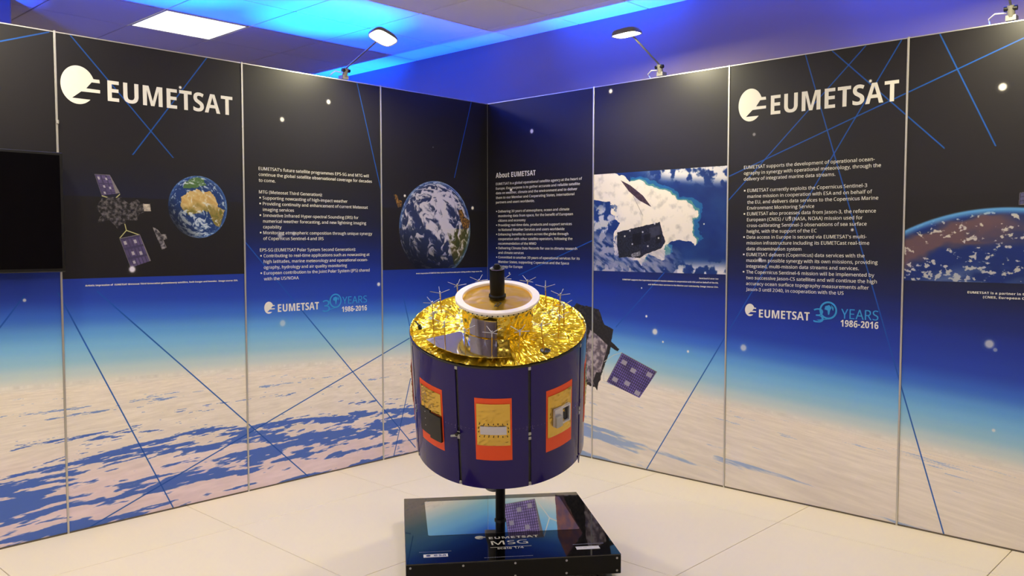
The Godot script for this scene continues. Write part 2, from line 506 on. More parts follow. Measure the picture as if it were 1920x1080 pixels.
func picture_ice(im: Image, i: int) -> void:
	# a coast from orbit: pale ice, blue sea, cloud streaks
	var y1 := 1.92
	var y0 := 1.277
	var a := tex(i, Vector2(i, y1))
	var b := tex(i, Vector2(i + 1, y0))
	var land := PackedVector2Array([Vector2(-.1, -.1), Vector2(.26, .03), Vector2(.29, .09), Vector2(.40, .10), Vector2(.47, .14), Vector2(.54, .20), Vector2(.60, .22), Vector2(.65, .29), Vector2(.72, .31), Vector2(.78, .36), Vector2(.80, .44), Vector2(.775, .52), Vector2(.76, .60), Vector2(.80, .70), Vector2(.79, .74), Vector2(.74, .68), Vector2(.66, .67), Vector2(.57, .70), Vector2(.58, .82), Vector2(.54, .86), Vector2(.45, .82), Vector2(.40, .92), Vector2(.30, .86), Vector2(.18, .84), Vector2(.16, .60), Vector2(.22, .50), Vector2(.14, .42), Vector2(.13, .28), Vector2(-.1, .26)])
	var W := b.x - a.x
	var H := b.y - a.y
	for y in range(int(a.y), int(b.y)):
		for x in range(0, int(W)):
			var u := x / W
			var v := (y - a.y) / H
			var n := soft.get_noise_2d(x * 0.55, y * 0.7)
			var n2 := fine.get_noise_2d(x * 0.9, y * 0.9)
			var n3 := fine.get_noise_2d(x * 0.35 + y * 0.5, y * 1.6 - x * 1.1)
			var e := Vector2(u, v) + Vector2(n2, n) * 0.035
			var c := Color(0.07, 0.17, 0.42).lerp(Color(0.10, 0.22, 0.46), clampf(0.5 + n, 0, 1))
			var inside := Geometry2D.is_point_in_polygon(e, land)
			if not inside and u > 0.3:
				var near := Geometry2D.is_point_in_polygon(e + Vector2(-.035, .03), land)
				var nearer := Geometry2D.is_point_in_polygon(e + Vector2(-.014, .012), land)
				if nearer: c = Color(0.30, 0.52, 0.55)
				elif near: c = Color(0.12, 0.36, 0.58)
			if inside:
				c = Color(0.86, 0.83, 0.80).lerp(Color(0.70, 0.68, 0.68), clampf(n2 * 1.6 - 0.1, 0, 1))
			# cloud streaks along the top edge, over the lower left and bottom
			var top := smoothstep(0.14, 0.02, v - (u - 0.55) * 0.18) * smoothstep(0.35, 0.6, u)
			var left := smoothstep(0.30, 0.05, u - v * 0.1) * smoothstep(0.22, 0.4, v)
			var low := smoothstep(0.0, 0.16, v - 0.52 - u * 0.28) * smoothstep(0.75, 0.5, u)
			var foot := smoothstep(0.84, 0.98, v)
			var cl := maxf(top * smoothstep(-0.15, 0.25, n2 + 0.1), maxf(left * smoothstep(-0.1, 0.3, n2 + n * 0.5) * 0.85, maxf(low * smoothstep(-0.45, 0.35, n3) * 0.75, foot * smoothstep(-0.05, 0.3, n2 + n))))
			if left > 0.2 and inside and v > 0.3 and u < 0.16 + 0.1 * n2:
				c = Color(0.20, 0.29, 0.52)
			c = c.lerp(Color(0.80, 0.79, 0.82) if low < 0.3 else Color(0.62, 0.62, 0.70), cl)
			im.set_pixel(x, y, c)
	var pic := func(pu: float, pv: float) -> Vector2: return Vector2(i + pu, y1 - pv * (y1 - y0))
	fill_poly(im, i, [pic.call(.225, .075), pic.call(.30, .13), pic.call(.40, .24), pic.call(.465, .355), pic.call(.37, .285), pic.call(.29, .19)], rgb8(48, 36, 48), rgb8(72, 54, 66), 30)
	ink_line(im, i, pic.call(.325, .24), pic.call(.40, .44), 0.004, rgb8(150, 145, 140))
	ink_line(im, i, pic.call(.40, .42), pic.call(.385, .56), 0.004, rgb8(190, 185, 180))
	fill_poly(im, i, [pic.call(.20, .60), pic.call(.30, .57), pic.call(.36, .55), pic.call(.48, .52), pic.call(.53, .50), pic.call(.55, .62), pic.call(.57, .70), pic.call(.545, .76), pic.call(.42, .82), pic.call(.38, .86), pic.call(.28, .85), pic.call(.215, .86), pic.call(.20, .74)], rgb8(20, 22, 34), rgb8(40, 44, 60), 55, 3.0, 0.6)
	for r in [[.32, .62, .39, .74, 12, 13, 22], [.45, .56, .53, .66, 46, 48, 62], [.41, .63, .46, .70, 12, 13, 22], [.50, .64, .54, .72, 14, 15, 24]]:
		fill_poly(im, i, [pic.call(r[0], r[1]), pic.call(r[2], r[1] - .02), pic.call(r[2], r[3] - .02), pic.call(r[0], r[3])], rgb8(r[4], r[5], r[6]), rgb8(r[4] + 8, r[5] + 8, r[6] + 8), 20)
	fill_poly(im, i, [pic.call(.31, .82), pic.call(.38, .79), pic.call(.385, .83), pic.call(.32, .86)], rgb8(150, 150, 160), rgb8(60, 60, 70), 70)
	for r in [[.26, .64], [.30, .585], [.32, .72], [.40, .60], [.49, .52], [.44, .74], [.52, .66]]:
		star(im, i, pic.call(r[0], r[1]), 0.006, Color(0.8, 0.8, 0.82), 0.9)

func picture_limb(im: Image, i: int) -> void:
	var p := tex(i, Vector2(3.45, 0.63))
	var low := int(tex(i, Vector2(0, 1.274)).y)
	for y in range(int(tex(i, Vector2(0, 1.66)).y), low):
		for x in PX:
			var d := (Vector2(x + 0.5, y + 0.5) - p).length() / PX
			if d > 1.012:
				continue
			var n := soft.get_noise_2d(x * 0.5, y * 0.9)
			var n2 := fine.get_noise_2d(x * 0.8, y * 1.3)
			var deep := 1.0 - d
			var c := Color(0.07, 0.16, 0.42)
			var land := smoothstep(0.05, 0.0, absf(deep - 0.10 - 0.05 * n) - 0.045) * smoothstep(0.75, 0.25, float(x) / PX + n * 0.2)
			c = c.lerp(Color(0.42, 0.30, 0.30), land * 0.85)
			c = c.lerp(Color(0.78, 0.76, 0.74), smoothstep(0.30, 0.5, n2 + 0.6 * fine.get_noise_2d(x * 2.6, y * 3.2) + n * 0.3 + deep * 0.2) * 0.85)
			c = c.lerp(Color(0.55, 0.60, 0.70), smoothstep(0.22, 0.34, deep) * smoothstep(-0.1, 0.35, n) * smoothstep(0.7, 0.2, float(x) / PX) * 0.6)
			c = c.lerp(Color(0.34, 0.58, 0.82), smoothstep(0.035, 0.0, deep))
			dot(im, x, y, c, clampf(smoothstep(1.010, 0.998, d), 0, 1))
	solar_wing(im, i, [wall(1912, 361), wall(1950, 356), wall(1950, 384), wall(1910, 384)], Vector2i(4, 3), rgb8(66, 66, 100), rgb8(50, 50, 80), [])

func printed_satellite(im: Image, i: int) -> void:
	var dark := rgb8(30, 27, 30)
	# lower right wing, upper left wing (behind the model, seen in the plinth), body wrapped in black and silver foil
	solar_wing(im, i, [wall(1166, 661), wall(1232, 697), wall(1199, 746), wall(1137, 716)], Vector2i(19, 13), rgb8(86, 74, 132), rgb8(46, 38, 66),
		[Rect2(.10, .16, .14, .13), Rect2(.40, .24, .14, .13), Rect2(.80, .12, .14, .13), Rect2(.10, .74, .14, .13), Rect2(.42, .66, .14, .13), Rect2(.76, .76, .14, .13)])
	solar_wing(im, i, [Vector2(.16, .74), Vector2(.48, .63), Vector2(.57, .89), Vector2(.22, .99)], Vector2i(15, 13), rgb8(120, 104, 156), rgb8(56, 46, 82),
		[Rect2(.40, .16, .14, .13), Rect2(.74, .10, .14, .13), Rect2(.56, .68, .14, .13), Rect2(.1, .5, .14, .13)])
	for l in [[.50, .64, .62, .74], [.57, .88, .62, .74], [.62, .74, .72, .75]]:
		ink_line(im, i, Vector2(l[0], l[1]), Vector2(l[2], l[3]), 0.008, rgb8(214, 210, 205))
	var flank := [Vector2(.67, .56), Vector2(.74, .55), Vector2(.92, .78), Vector2(.78, .98), Vector2(.70, .86)]
	fill_poly(im, i, flank, rgb8(84, 70, 104), rgb8(138, 92, 80), 8, 2.0, 0.35)
	fill_poly(im, i, [Vector2(.74, .55), Vector2(1.0, .49), Vector2(1.04, .50), Vector2(1.16, .78), Vector2(1.13, .86), Vector2(1.05, 1.02), Vector2(.86, 1.05), Vector2(.78, .98), Vector2(.92, .78)], rgb8(26, 23, 26), rgb8(58, 52, 55), 26, 4.0, 0.5)
	var foil := []
	for p in [[1100, 640], [1112, 605], [1140, 645], [1126, 700], [1118, 726], [1104, 716], [1096, 720]]:
		foil.append(wall(p[0], p[1]))
	fill_poly(im, i, foil, rgb8(96, 86, 98), rgb8(172, 160, 166), 15, 4.0, 0.7)
	for q in [[[1098, 592], [1098, 578], [1112, 574], [1113, 598], [1126, 604], [1150, 618], [1146, 640], [1161, 655], [1158, 659], [1138, 646], [1124, 632], [1112, 622], [1098, 615]],
			[[1118, 698], [1127, 698], [1126, 712], [1122, 716], [1120, 733], [1114, 722], [1112, 714]], [[1096, 710], [1102, 712], [1100, 724], [1094, 722]]]:
		var pts := []
		for p in q:
			pts.append(wall(p[0], p[1]))
		fill_poly(im, i, pts, dark, rgb8(44, 40, 44), 30, 2.0)
	for l in [[1133, 678, 1150, 666], [1150, 666, 1166, 661], [1132, 690, 1132, 714], [1132, 714, 1138, 716]]:
		ink_line(im, i, wall(l[0], l[1]), wall(l[2], l[3]), 0.004, rgb8(196, 196, 190))

# ------------------------------------------------------------------ lettering
func font_of(bold: bool) -> SystemFont:
	if not fonts.has(bold):
		var f := SystemFont.new()
		f.font_names = PackedStringArray(["Droid Sans"])
		f.font_weight = 700 if bold else 400
		fonts[bold] = f
		var h := TextMesh.new()
		h.font = f
		h.font_size = 32
		h.pixel_size = 1.0
		h.text = "H"
		h.depth = 0.0
		base_line[bold] = [h.get_aabb().position.y, h.get_aabb().size.y]
	return fonts[bold]

# writes one line: at = left end of its baseline (local to the parent), cap = capital height, wide = its full width in metres (0: natural)
func write(parent: Node3D, text: String, at: Vector3, cap: float, wide: float, m: Material, bold := false, called := "text_line", right := false, flat := false) -> MeshInstance3D:
	var t := TextMesh.new()
	t.font = font_of(bold)
	t.font_size = 32
	t.curve_step = 1.0
	t.depth = 0.02
	t.horizontal_alignment = HORIZONTAL_ALIGNMENT_LEFT
	t.text = text
	t.pixel_size = 1.0
	var bl: Array = base_line[bold]
	var k: float = cap / bl[1]
	var b := t.get_aabb()
	var kx := k if wide <= 0.0 else wide / b.size.x
	var o := part(called, t, m, parent)
	var bs := Basis.from_scale(Vector3(kx, k, 0.02))
	var shift := Vector3(-(b.position.x + (b.size.x if right else 0.0)) * kx, -bl[0] * k, 0)
	if flat:
		var lie := Basis(Vector3.RIGHT, -PI / 2)
		o.transform = Transform3D(lie * bs, at + lie * shift)
	else:
		o.transform = Transform3D(bs, at + shift)
	return o

func logo_mark() -> PackedVector2Array:
	var p := PackedVector2Array()
	for k in 41:
		var a := deg_to_rad(-45.0 - (360.0 - 45.0 - 24.0) * k / 40.0)
		p.append(Vector2(cos(a), sin(a)))
	for v: Vector2 in [Vector2(.93, .40), Vector2(1.27, .40), Vector2(1.30, .22), Vector2(.81, .22), Vector2(.48, -.13), Vector2(1.30, -.14), Vector2(1.30, -.31), Vector2(.19, -.32), Vector2(-.36, -.705)]:
		p.append(v)
	return p

func put_logo(parent: Node3D, at: Vector2, r: float, squash := 1.0) -> void:
	var q := PackedVector2Array()
	for v in logo_mark():
		q.append(at + Vector2(v.x * squash, v.y) * r)
	part("logo_mark", plate(q, 0.0002, 0.0007), M.ink_white, parent)

func put_anniversary(parent: Node3D, i: int, mark: Array, word: Array, three: Array, ring: Array, years: Array, dates: Array) -> void:
	var loc := func(p: Array) -> Vector2: return wall(p[0], p[1]) - Vector2(i, 0)
	put_logo(parent, loc.call(mark), mark[2], 0.84)
	var a: Vector2 = loc.call([word[0], word[1]])
	var b: Vector2 = loc.call([word[2], word[1]])
	write(parent, "EUMETSAT", Vector3(a.x, a.y, 0.0004), word[3], b.x - a.x, M.ink_white, true, "wordmark")
	a = loc.call([three[0], three[1]])
	write(parent, "3", Vector3(a.x, a.y, 0.0004), three[2], three[2] * 0.74, M.ink_cyan, false, "numeral")
	var c: Vector2 = loc.call(ring)
	var r: float = ring[2]
	var st := start()
	for k in 36:
		var t0 := TAU * k / 36
		var t1 := TAU * (k + 1) / 36
		var d0 := Vector3(cos(t0), sin(t0), 0)
		var d1 := Vector3(cos(t1), sin(t1), 0)
		var o := Vector3(c.x, c.y, 0.0009)
		quad(st, o + d0 * r * 0.80, o + d0 * r, o + d1 * r, o + d1 * r * 0.80)
	# the sweep that ties the ring to the numeral
	var e := Vector3(c.x, c.y, 0.0008)
	quad(st, e + Vector3(-1.30, -1.12, 0) * r, e + Vector3(-1.05, -1.22, 0) * r, e + Vector3(.30, -.93, 0) * r, e + Vector3(-.10, -.96, 0) * r)
	part("ring", done(st), M.ink_cyan, parent)
	var g := start()
	for s: Array in [[Vector2(-.35, .45), Vector2(.10, .60), Vector2(.38, .30), Vector2(.22, .02), Vector2(.12, -.45), Vector2(-.02, -.5), Vector2(-.08, 0), Vector2(-.42, .1)], [Vector2(.32, .62), Vector2(.62, .30), Vector2(.55, -.05), Vector2(.42, .22)]]:
		var q := PackedVector2Array()
		for v: Vector2 in s:
			q.append(c + v * r)
		add_plate(g, q, 0.0002, 0.0009)
	part("globe", done(g), M.ink_cyan, parent)
	a = loc.call([years[0], years[1]])
	b = loc.call([years[2], years[1]])
	write(parent, "YEARS", Vector3(a.x, a.y, 0.0004), years[3], b.x - a.x, M.ink_cyan, false, "wordmark")
	a = loc.call([dates[0], dates[1]])
	b = loc.call([dates[2], dates[1]])
	write(parent, "1986-2016", Vector3(a.x, a.y, 0.0004), dates[3], b.x - a.x, M.ink_white, true, "wordmark")

# a block of lines; widths follow one condensing factor taken from the first line's measured width
func write_block(parent: Node3D, lines: Array, x: float, y_first: float, y_last: float, cap: float, fit: Array, m: Material, bold := false, indent := 0.024) -> void:
	var step := (y_first - y_last) / (lines.size() - 1)
	# fit: [number of a full line, its width in metres]
	var probe := write(parent, lines[fit[0]], Vector3.ZERO, cap, 0.0, m, bold)
	var kx: float = fit[1] / (probe.mesh.get_aabb().size.x * probe.transform.basis.x.length())
	parent.remove_child(probe)
	probe.free()
	for k in lines.size():
		var t: String = lines[k]
		if t == "":
			continue
		var y := y_first - step * k
		var px := x
		if t.begins_with("* "):
			t = t.substr(2)
			px = x + indent
			var sq := start()
			add_box(sq, Vector3(x + 0.002, y + cap * 0.28, 0.0002), Vector3(x + 0.002 + cap * 0.5, y + cap * 0.74, 0.0007))
			part("bullet", done(sq), m, parent)
		elif t.begins_with("  "):
			t = t.substr(2)
			px = x + indent
		var o := write(parent, t, Vector3(px, y, 0.0004), cap, 0.0, m, bold)
		var sc := kx
		o.transform = Transform3D(o.transform.basis.scaled_local(Vector3(sc, 1, 1)), Vector3(px + (o.transform.origin.x - px) * sc, o.transform.origin.y, o.transform.origin.z))

# ------------------------------------------------------------------ booth
func panel(i: int, label: String) -> Node3D:
	var o := thing("printed_display", label, "display panel", Vector3(i, 0, 0) if i < 0 else Vector3(0, 0, i), "printed panels of the booth walls")
	if i >= 0:
		o.rotation.y = -PI / 2
	var x0 := 0.0055
	var x1 := 0.9945
	if i == -1:
		x1 = 0.998
	if i == 0:
		x0 = 0.002
	var st := SurfaceTool.new()
	st.begin(Mesh.PRIMITIVE_TRIANGLES)
	var lo := Vector3(x0, 0.008, -0.014)
	var hi := Vector3(x1, WALL_H - 0.005, 0.0)
	var face := [[Vector3(lo.x, lo.y, 0), Vector3(hi.x, lo.y, 0), Vector3(hi.x, hi.y, 0), Vector3(lo.x, hi.y, 0), Vector3(0, 0, 1)],
		[Vector3(hi.x, lo.y, lo.z), Vector3(lo.x, lo.y, lo.z), Vector3(lo.x, hi.y, lo.z), Vector3(hi.x, hi.y, lo.z), Vector3(0, 0, -1)],
		[Vector3(lo.x, lo.y, lo.z), Vector3(lo.x, lo.y, 0), Vector3(lo.x, hi.y, 0), Vector3(lo.x, hi.y, lo.z), Vector3(-1, 0, 0)],
		[Vector3(hi.x, lo.y, 0), Vector3(hi.x, lo.y, lo.z), Vector3(hi.x, hi.y, lo.z), Vector3(hi.x, hi.y, 0), Vector3(1, 0, 0)],
		[Vector3(lo.x, hi.y, 0), Vector3(hi.x, hi.y, 0), Vector3(hi.x, hi.y, lo.z), Vector3(lo.x, hi.y, lo.z), Vector3(0, 1, 0)],
		[Vector3(lo.x, lo.y, lo.z), Vector3(hi.x, lo.y, lo.z), Vector3(hi.x, lo.y, 0), Vector3(lo.x, lo.y, 0), Vector3(0, -1, 0)]]
	for f in face:
		for k in [0, 2, 1, 0, 3, 2]:
			var v: Vector3 = f[k]
			st.set_normal(f[4])
			st.set_uv(Vector2(v.x, 1.0 - v.y / WALL_H))
			st.add_vertex(v)
	var m := StandardMaterial3D.new()
	m.resource_name = "printed_board"
	m.albedo_texture = print_of(i)
	m.roughness = 0.40
	m.metallic_specular = 0.42
	m.texture_repeat = false
	part("board", st.commit(), m, o)
	part("top_rail", box(Vector3(x0, WALL_H - 0.005, -0.024), Vector3(x1, WALL_H, 0.002)), M.aluminium, o, Vector3.ZERO, "aluminium top rail")
	part("bottom_rail", box(Vector3(x0, 0.0, -0.024), Vector3(x1, 0.008, 0.002)), M.aluminium_dark, o, Vector3.ZERO, "dull aluminium bottom rail")
	return o

func post(s: float, label: String) -> void:
	var o := thing("aluminium_post", label, "post", Vector3(s, 0, 0) if s < 0 else Vector3(0, 0, s), "upright posts of the booth walls")
	if s > 0:
		o.rotation.y = -PI / 2
	part("upright", bevel_box(Vector3(-0.0050, 0.0, -0.030), Vector3(0.0050, WALL_H + 0.002, 0.004), 0.001), M.aluminium, o)
	part("cap", box(Vector3(-0.0050, WALL_H + 0.002, -0.030), Vector3(0.0050, WALL_H + 0.004, 0.004)), M.plastic_grey, o)
	part("foot", box(Vector3(-0.016, 0.0, -0.040), Vector3(0.016, 0.006, -0.0301)), M.plastic_grey, o)
	if s < -2.5 and s > -3.5:
		part("hook", bevel_box(Vector3(-0.0055, 2.050, 0.0042), Vector3(0.0055, 2.070, 0.018), 0.003), M.aluminium, o, Vector3.ZERO, "small hook clipped to the post")

func build_booth() -> void:
	var white: Material = M.ink_white
	post(-4.0, "slim aluminium post at the far side of the black television screen")
	post(-3.0, "slim aluminium post beside the black television screen, with a small hook")
	post(-2.0, "slim aluminium post between globe-and-satellites panel and future programmes text panel")
	post(-1.0, "slim aluminium post between future programmes text panel and cloudy globe panel")
	post(1.0, "slim aluminium post beside the coast-from-orbit picture, near the wall corner")
	post(2.0, "slim aluminium post between coast-from-orbit picture and large-logo bullet text panel")
	post(3.0, "slim aluminium post between large-logo bullet text panel and curved Earth horizon panel")
	post(4.0, "slim aluminium post at the free end of the wall with Earth horizon")
	var corner := thing("corner_post", "thin aluminium corner post where the two printed walls meet", "post", Vector3(0, 0, 0))
	part("upright", box(Vector3(-0.0018, 0.0, -0.030), Vector3(0.030, WALL_H, 0.0018)), M.aluminium, corner)
	part("cap", box(Vector3(-0.0018, WALL_H, -0.030), Vector3(0.030, WALL_H + 0.003, 0.0018)), M.plastic_grey, corner)

	panel(-4, "printed panel behind the black television, blue sky over clouds")
	# --- globe and two small satellites, with the large logo
	var p := panel(-3, "printed panel with large white logo above a small globe and two satellites")
	var loc := func(i: int, u: float, v: float) -> Vector3:
		var w := wall(u, v)
		return Vector3(w.x - i, w.y, 0.0004)
	var a: Vector3 = loc.call(-3, 146, 159)
	put_logo(p, Vector2(a.x, a.y), 0.095, 0.86)
	a = loc.call(-3, 202, 189)
	var b: Vector3 = loc.call(-3, 436, 210)
	write(p, "EUMETSAT", a, 0.104, b.x - a.x, white, true, "wordmark")
	a = loc.call(-3, 160, 541)
	b = loc.call(-3, 446, 530)
	write(p, "Artistic impression of  EUMETSAT Meteosat Third Generation geostationary satellites, both Imager and Sounder.  Image source: ESA.", Vector3(a.x, 1.245, 0.0004), 0.0085, b.x - a.x, white, true, "caption")
	# --- future programmes
	p = panel(-2, "printed panel of white bullet text on future programmes above an anniversary logo")
	write_block(p, ["EUMETSAT's future satellite programmes EPS-SG and MTG will", "continue the global satellite observational coverage for decades", "to come.", "",
		"MTG (Meteosat Third Generation):", "* Supporting nowcasting of high-impact weather", "* Providing continuity and enhancement of current Meteosat", "  imaging services",
		"* Innovative Infrared Hyper-spectral Sounding (IRS) for", "  numerical weather forecasting, and new lightning imaging", "  capability", "* Monitoring atmospheric composition through unique synergy",
		"  of Copernicus Sentinel-4 and IRS", "", "EPS-SG (EUMETSAT Polar System Second Generation):", "* Contributing to real-time applications such as nowcasting at",
		"  high latitudes, marine meteorology and operational ocean-", "  ography, hydrology and air quality monitoring", "* European contribution to the Joint Polar System (JPS) shared", "  with the US/NOAA"],
		0.098, 1.893, 1.243, 0.0185, [0, 0.80], white)
	put_anniversary(p, -2, [504, 577, 0.036], [521, 585, 598, 0.046], [605, 585, 0.074], [629, 564, 0.046], [642, 570, 688, 0.046], [641, 585, 688, 0.034])
	# --- cloudy globe
	p = panel(-1, "printed panel with a large cloudy globe and a golden satellite, beside the corner")
	a = loc.call(-1, 780, 515)
	b = loc.call(-1, 904, 511)
	write(p, "Artist's impression of EUMETSAT Polar System Second Generation polar-orbiting satellites. Image source: ESA.", Vector3(a.x, 1.248, 0.0004), 0.0085, b.x - a.x, white, true, "caption")
	# --- about
	p = panel(0, "printed panel with an About heading over small white bullet text")
	write(p, "About EUMETSAT", Vector3(0.088, 1.945, 0.0004), 0.036, 0.394, white, true, "heading")
	write_block(p, ["EUMETSAT is a global operational satellite agency at the heart of", "Europe. Our purpose is to gather accurate and reliable satellite", "data on weather, climate and the environment and to deliver",
		"them to our Member and Cooperating States, international", "partners and users worldwide.", "", "* Delivering 30 years of atmosphere, ocean and climate", "  monitoring data from space, for the benefit of European",
		"  citizens and economy", "* Providing real-time data, products and support services", "  to National Weather Services and users worldwide", "* Enhancing benefits to users across the globe through",
		"  cooperation with other satellite operators, following the", "  recommendation of the WMO", "* Delivering Climate Data Records for use in climate research", "  and climate services",
		"* Committed to another 30 years of operational services for its", "  Member States, supporting Copernicus and the Space", "  Strategy for Europe"],
		0.089, 1.892, 1.282, 0.0175, [0, 0.815], white)
	# --- coast
	p = panel(1, "printed panel with a wide picture of ice coast and blue sea from orbit")
	write(p, "Sentinel-3 over ice", Vector3(0.945, 1.246, 0.0004), 0.009, 0.13, white, true, "caption", true)
	write(p, "EUMETSAT supports the Copernicus Sentinel-3 marine mission in cooperation with ESA and on behalf of the EU,", Vector3(0.945, 1.222, 0.0004), 0.009, 0.70, white, true, "caption", true)
	write(p, "and delivers data services to the Marine user community. Image source: ESA.", Vector3(0.945, 1.197, 0.0004), 0.009, 0.50, white, true, "caption", true)
	# --- ocean text with the large logo
	p = panel(2, "printed panel with large white logo above long white bullet text on oceans")
	a = loc.call(2, 1407, 197)
	put_logo(p, Vector2(a.x, a.y), 0.093, 0.80)
	a = loc.call(2, 1445, 215)
	b = loc.call(2, 1685, 188)
	write(p, "EUMETSAT", a, 0.106, b.x - a.x, white, true, "wordmark")
	write_block(p, ["EUMETSAT supports the development of operational ocean-", "ography in synergy with operational meteorology, through the", "delivery of integrated marine data streams.", "",
		"* EUMETSAT currently exploits the Copernicus Sentinel-3", "  marine mission in cooperation with ESA and on behalf of", "  the EU, and delivers data services to the Copernicus Marine", "  Environment Monitoring Service",
		"* EUMETSAT also processes data from Jason-3, the reference", "  European (CNES) / US (NASA, NOAA) mission used for", "  cross-calibrating Sentinel-3 observations of sea surface", "  height, with the support of the EC",
		"* Data access in Europe is secured via EUMETSAT's multi-", "  mission infrastructure including its EUMETCast real-time", "  data dissemination system", "* EUMETSAT delivers (Copernicus) data services with the",
		"  maximum possible synergy with its own missions, providing", "  integrated, multi-mission data streams and services.", "* The Copernicus Sentinel-6 mission will be implemented by", "  two successive Jason-CS satellites and will continue the high",
		"  accuracy ocean surface topography measurements after", "  Jason-3 until 2040, in cooperation with the US"],
		0.102, 1.893, 1.187, 0.0188, [1, 0.776], white)
	put_anniversary(p, 2, [1406, 581, 0.036], [1423, 595, 1518, 0.046], [1525, 604, 0.078], [1553, 582, 0.049], [1577, 597, 1647, 0.052], [1576, 612, 1647, 0.036])
	# --- horizon
	p = panel(3, "printed panel with the curved blue Earth horizon against black space")
	a = loc.call(3, 1814, 550)
	write(p, "EUMETSAT is a partner in the cooperation on ocean surface topography", Vector3(a.x, a.y, 0.0004), 0.011, 0.66, white, true, "caption")
	a = loc.call(3, 1843, 559)
	write(p, "(CNES, European Commission, ESA, NASA and NOAA)", Vector3(a.x, a.y, 0.0004), 0.011, 0.5, white, true, "caption")

	# --- television hung on the wall
	var tv := thing("television", "black wall-mounted television screen, switched off, hung on the printed wall", "television", Vector3(-3.52, 1.614, 0.03))
	part("casing", bevel_box(Vector3(-0.515, -0.290, 0.0), Vector3(0.515, 0.290, 0.05), 0.004), M.black_plastic, tv)
	part("screen", box(Vector3(-0.500, -0.272, 0.0501), Vector3(0.500, 0.276, 0.0512)), M.screen_glass, tv, Vector3.ZERO, "dark glossy screen")
	part("bracket", box(Vector3(-0.2, -0.15, -0.0295), Vector3(0.2, 0.15, -0.0002)), M.black_plastic, tv)

# ------------------------------------------------------------------ clamp-on flood lamps
func arm_lamp(foot: Vector3, head: Vector3, facing: Vector3, out: Vector3, label: String) -> void:
	var o := thing("arm_floodlight", label, "lamp", foot, "clamp-on floodlights along the top of the walls")
	var side := Vector3.UP.cross(out).normalized()
	var along := Basis(side, Vector3.UP, out)
	var st := start()
	add_box(st, Vector3(-0.022, 0.0055, -0.034), Vector3(0.022, 0.030, 0.014), Transform3D(along))
	part("clamp", done(st), M.lamp_grey, o, Vector3.ZERO, "pale grey clamp gripping the top rail")
	st = start()
	var knee := Vector3(0, 0.075, 0) + out * 0.02
	add_tube(st, [Vector3(0, 0.026, 0), knee], 0.017, 10)
	part("swivel", done(st), M.lamp_grey, o)
	st = start()
	add_tube(st, [side * -0.028 + knee * 0.8, side * 0.028 + knee * 0.8], 0.012, 10)
	part("knob", done(st), M.black_plastic, o)
	var to := head - foot
	var f := facing.normalized()
	var ax := (out - f * out.dot(f)).normalized()
	var b := Basis(f.cross(ax).normalized() * -1.0, -f, ax)
	b = Basis(ax.cross(-f).normalized() * -1.0, -f, ax)
	if b.determinant() < 0:
		b.x = -b.x
	part("arm", tube([knee, to - ax * 0.062 - f * 0.004], 0.0055, 8), M.lamp_grey, o, Vector3.ZERO, "thin metal arm")
	# head: a flat rounded box, its glass face down
	var hd := Node3D.new()
	hd.name = "head"
	o.add_child(hd, true)
	hd.transform = Transform3D(b, to)
	var body := start()
	var loops := []
	for lev in [[0.0, 1.0], [0.014, 1.0], [0.030, 0.86], [0.036, 0.6]]:
		var ring := []
		for k in 28:
			var t := TAU * k / 28
			var c := Vector2(signf(cos(t)) * pow(absf(cos(t)), 0.55), signf(sin(t)) * pow(absf(sin(t)), 0.55))
			ring.append(Vector3(c.x * 0.085 * lev[1], lev[0], c.y * 0.062 * lev[1]))
		loops.append(ring)
	body.set_smooth_group(1)
	for l in 3:
		for k in 28:
			var n := (k + 1) % 28
			quad(body, loops[l][n], loops[l][k], loops[l + 1][k], loops[l + 1][n])
	body.set_smooth_group(-1)
	for k in 28:
		tri(body, loops[3][(k + 1) % 28], loops[3][k], Vector3(0, 0.036, 0))
	part("housing", done(body), M.lamp_grey, hd)
	var lens := start()
	for k in 28:
		tri(lens, loops[0][k] * 0.93 + Vector3(0, 0.002, 0), loops[0][(k + 1) % 28] * 0.93 + Vector3(0, 0.002, 0), Vector3(0, -0.006, 0))
	part("lens", done(lens), M.lamp_lens, hd, Vector3.ZERO, "glowing white lens")
	var cable := start()
	var c0 := Vector3(0, 0.045, 0) - side * 0.02
	add_tube(cable, [c0, c0 - side * 0.05 + Vector3(0, 0.004, 0), c0 - side * 0.075 + Vector3(0, -0.015, 0), c0 - side * 0.08 + Vector3(0, -0.042, -0.0) - out * 0.045, c0 - side * 0.08 + Vector3(0, -0.3, 0) - out * 0.045], 0.004, 6)
	part("cable", done(cable), M.cable_white, o, Vector3.ZERO, "white cable looping over the rail")
	var l := AreaLight3D.new()
	l.name = "flood_light"
	l.area_size = Vector2(0.15, 0.11)
	l.area_normalize_energy = true
	l.light_color = WARM
	l.light_energy = FLOOD
	l.shadow_enabled = true
	l.area_range = 14.0
	hd.add_child(l)
	l.transform = Transform3D(Basis(Vector3.RIGHT, -PI / 2), Vector3(0, -0.009, 0))

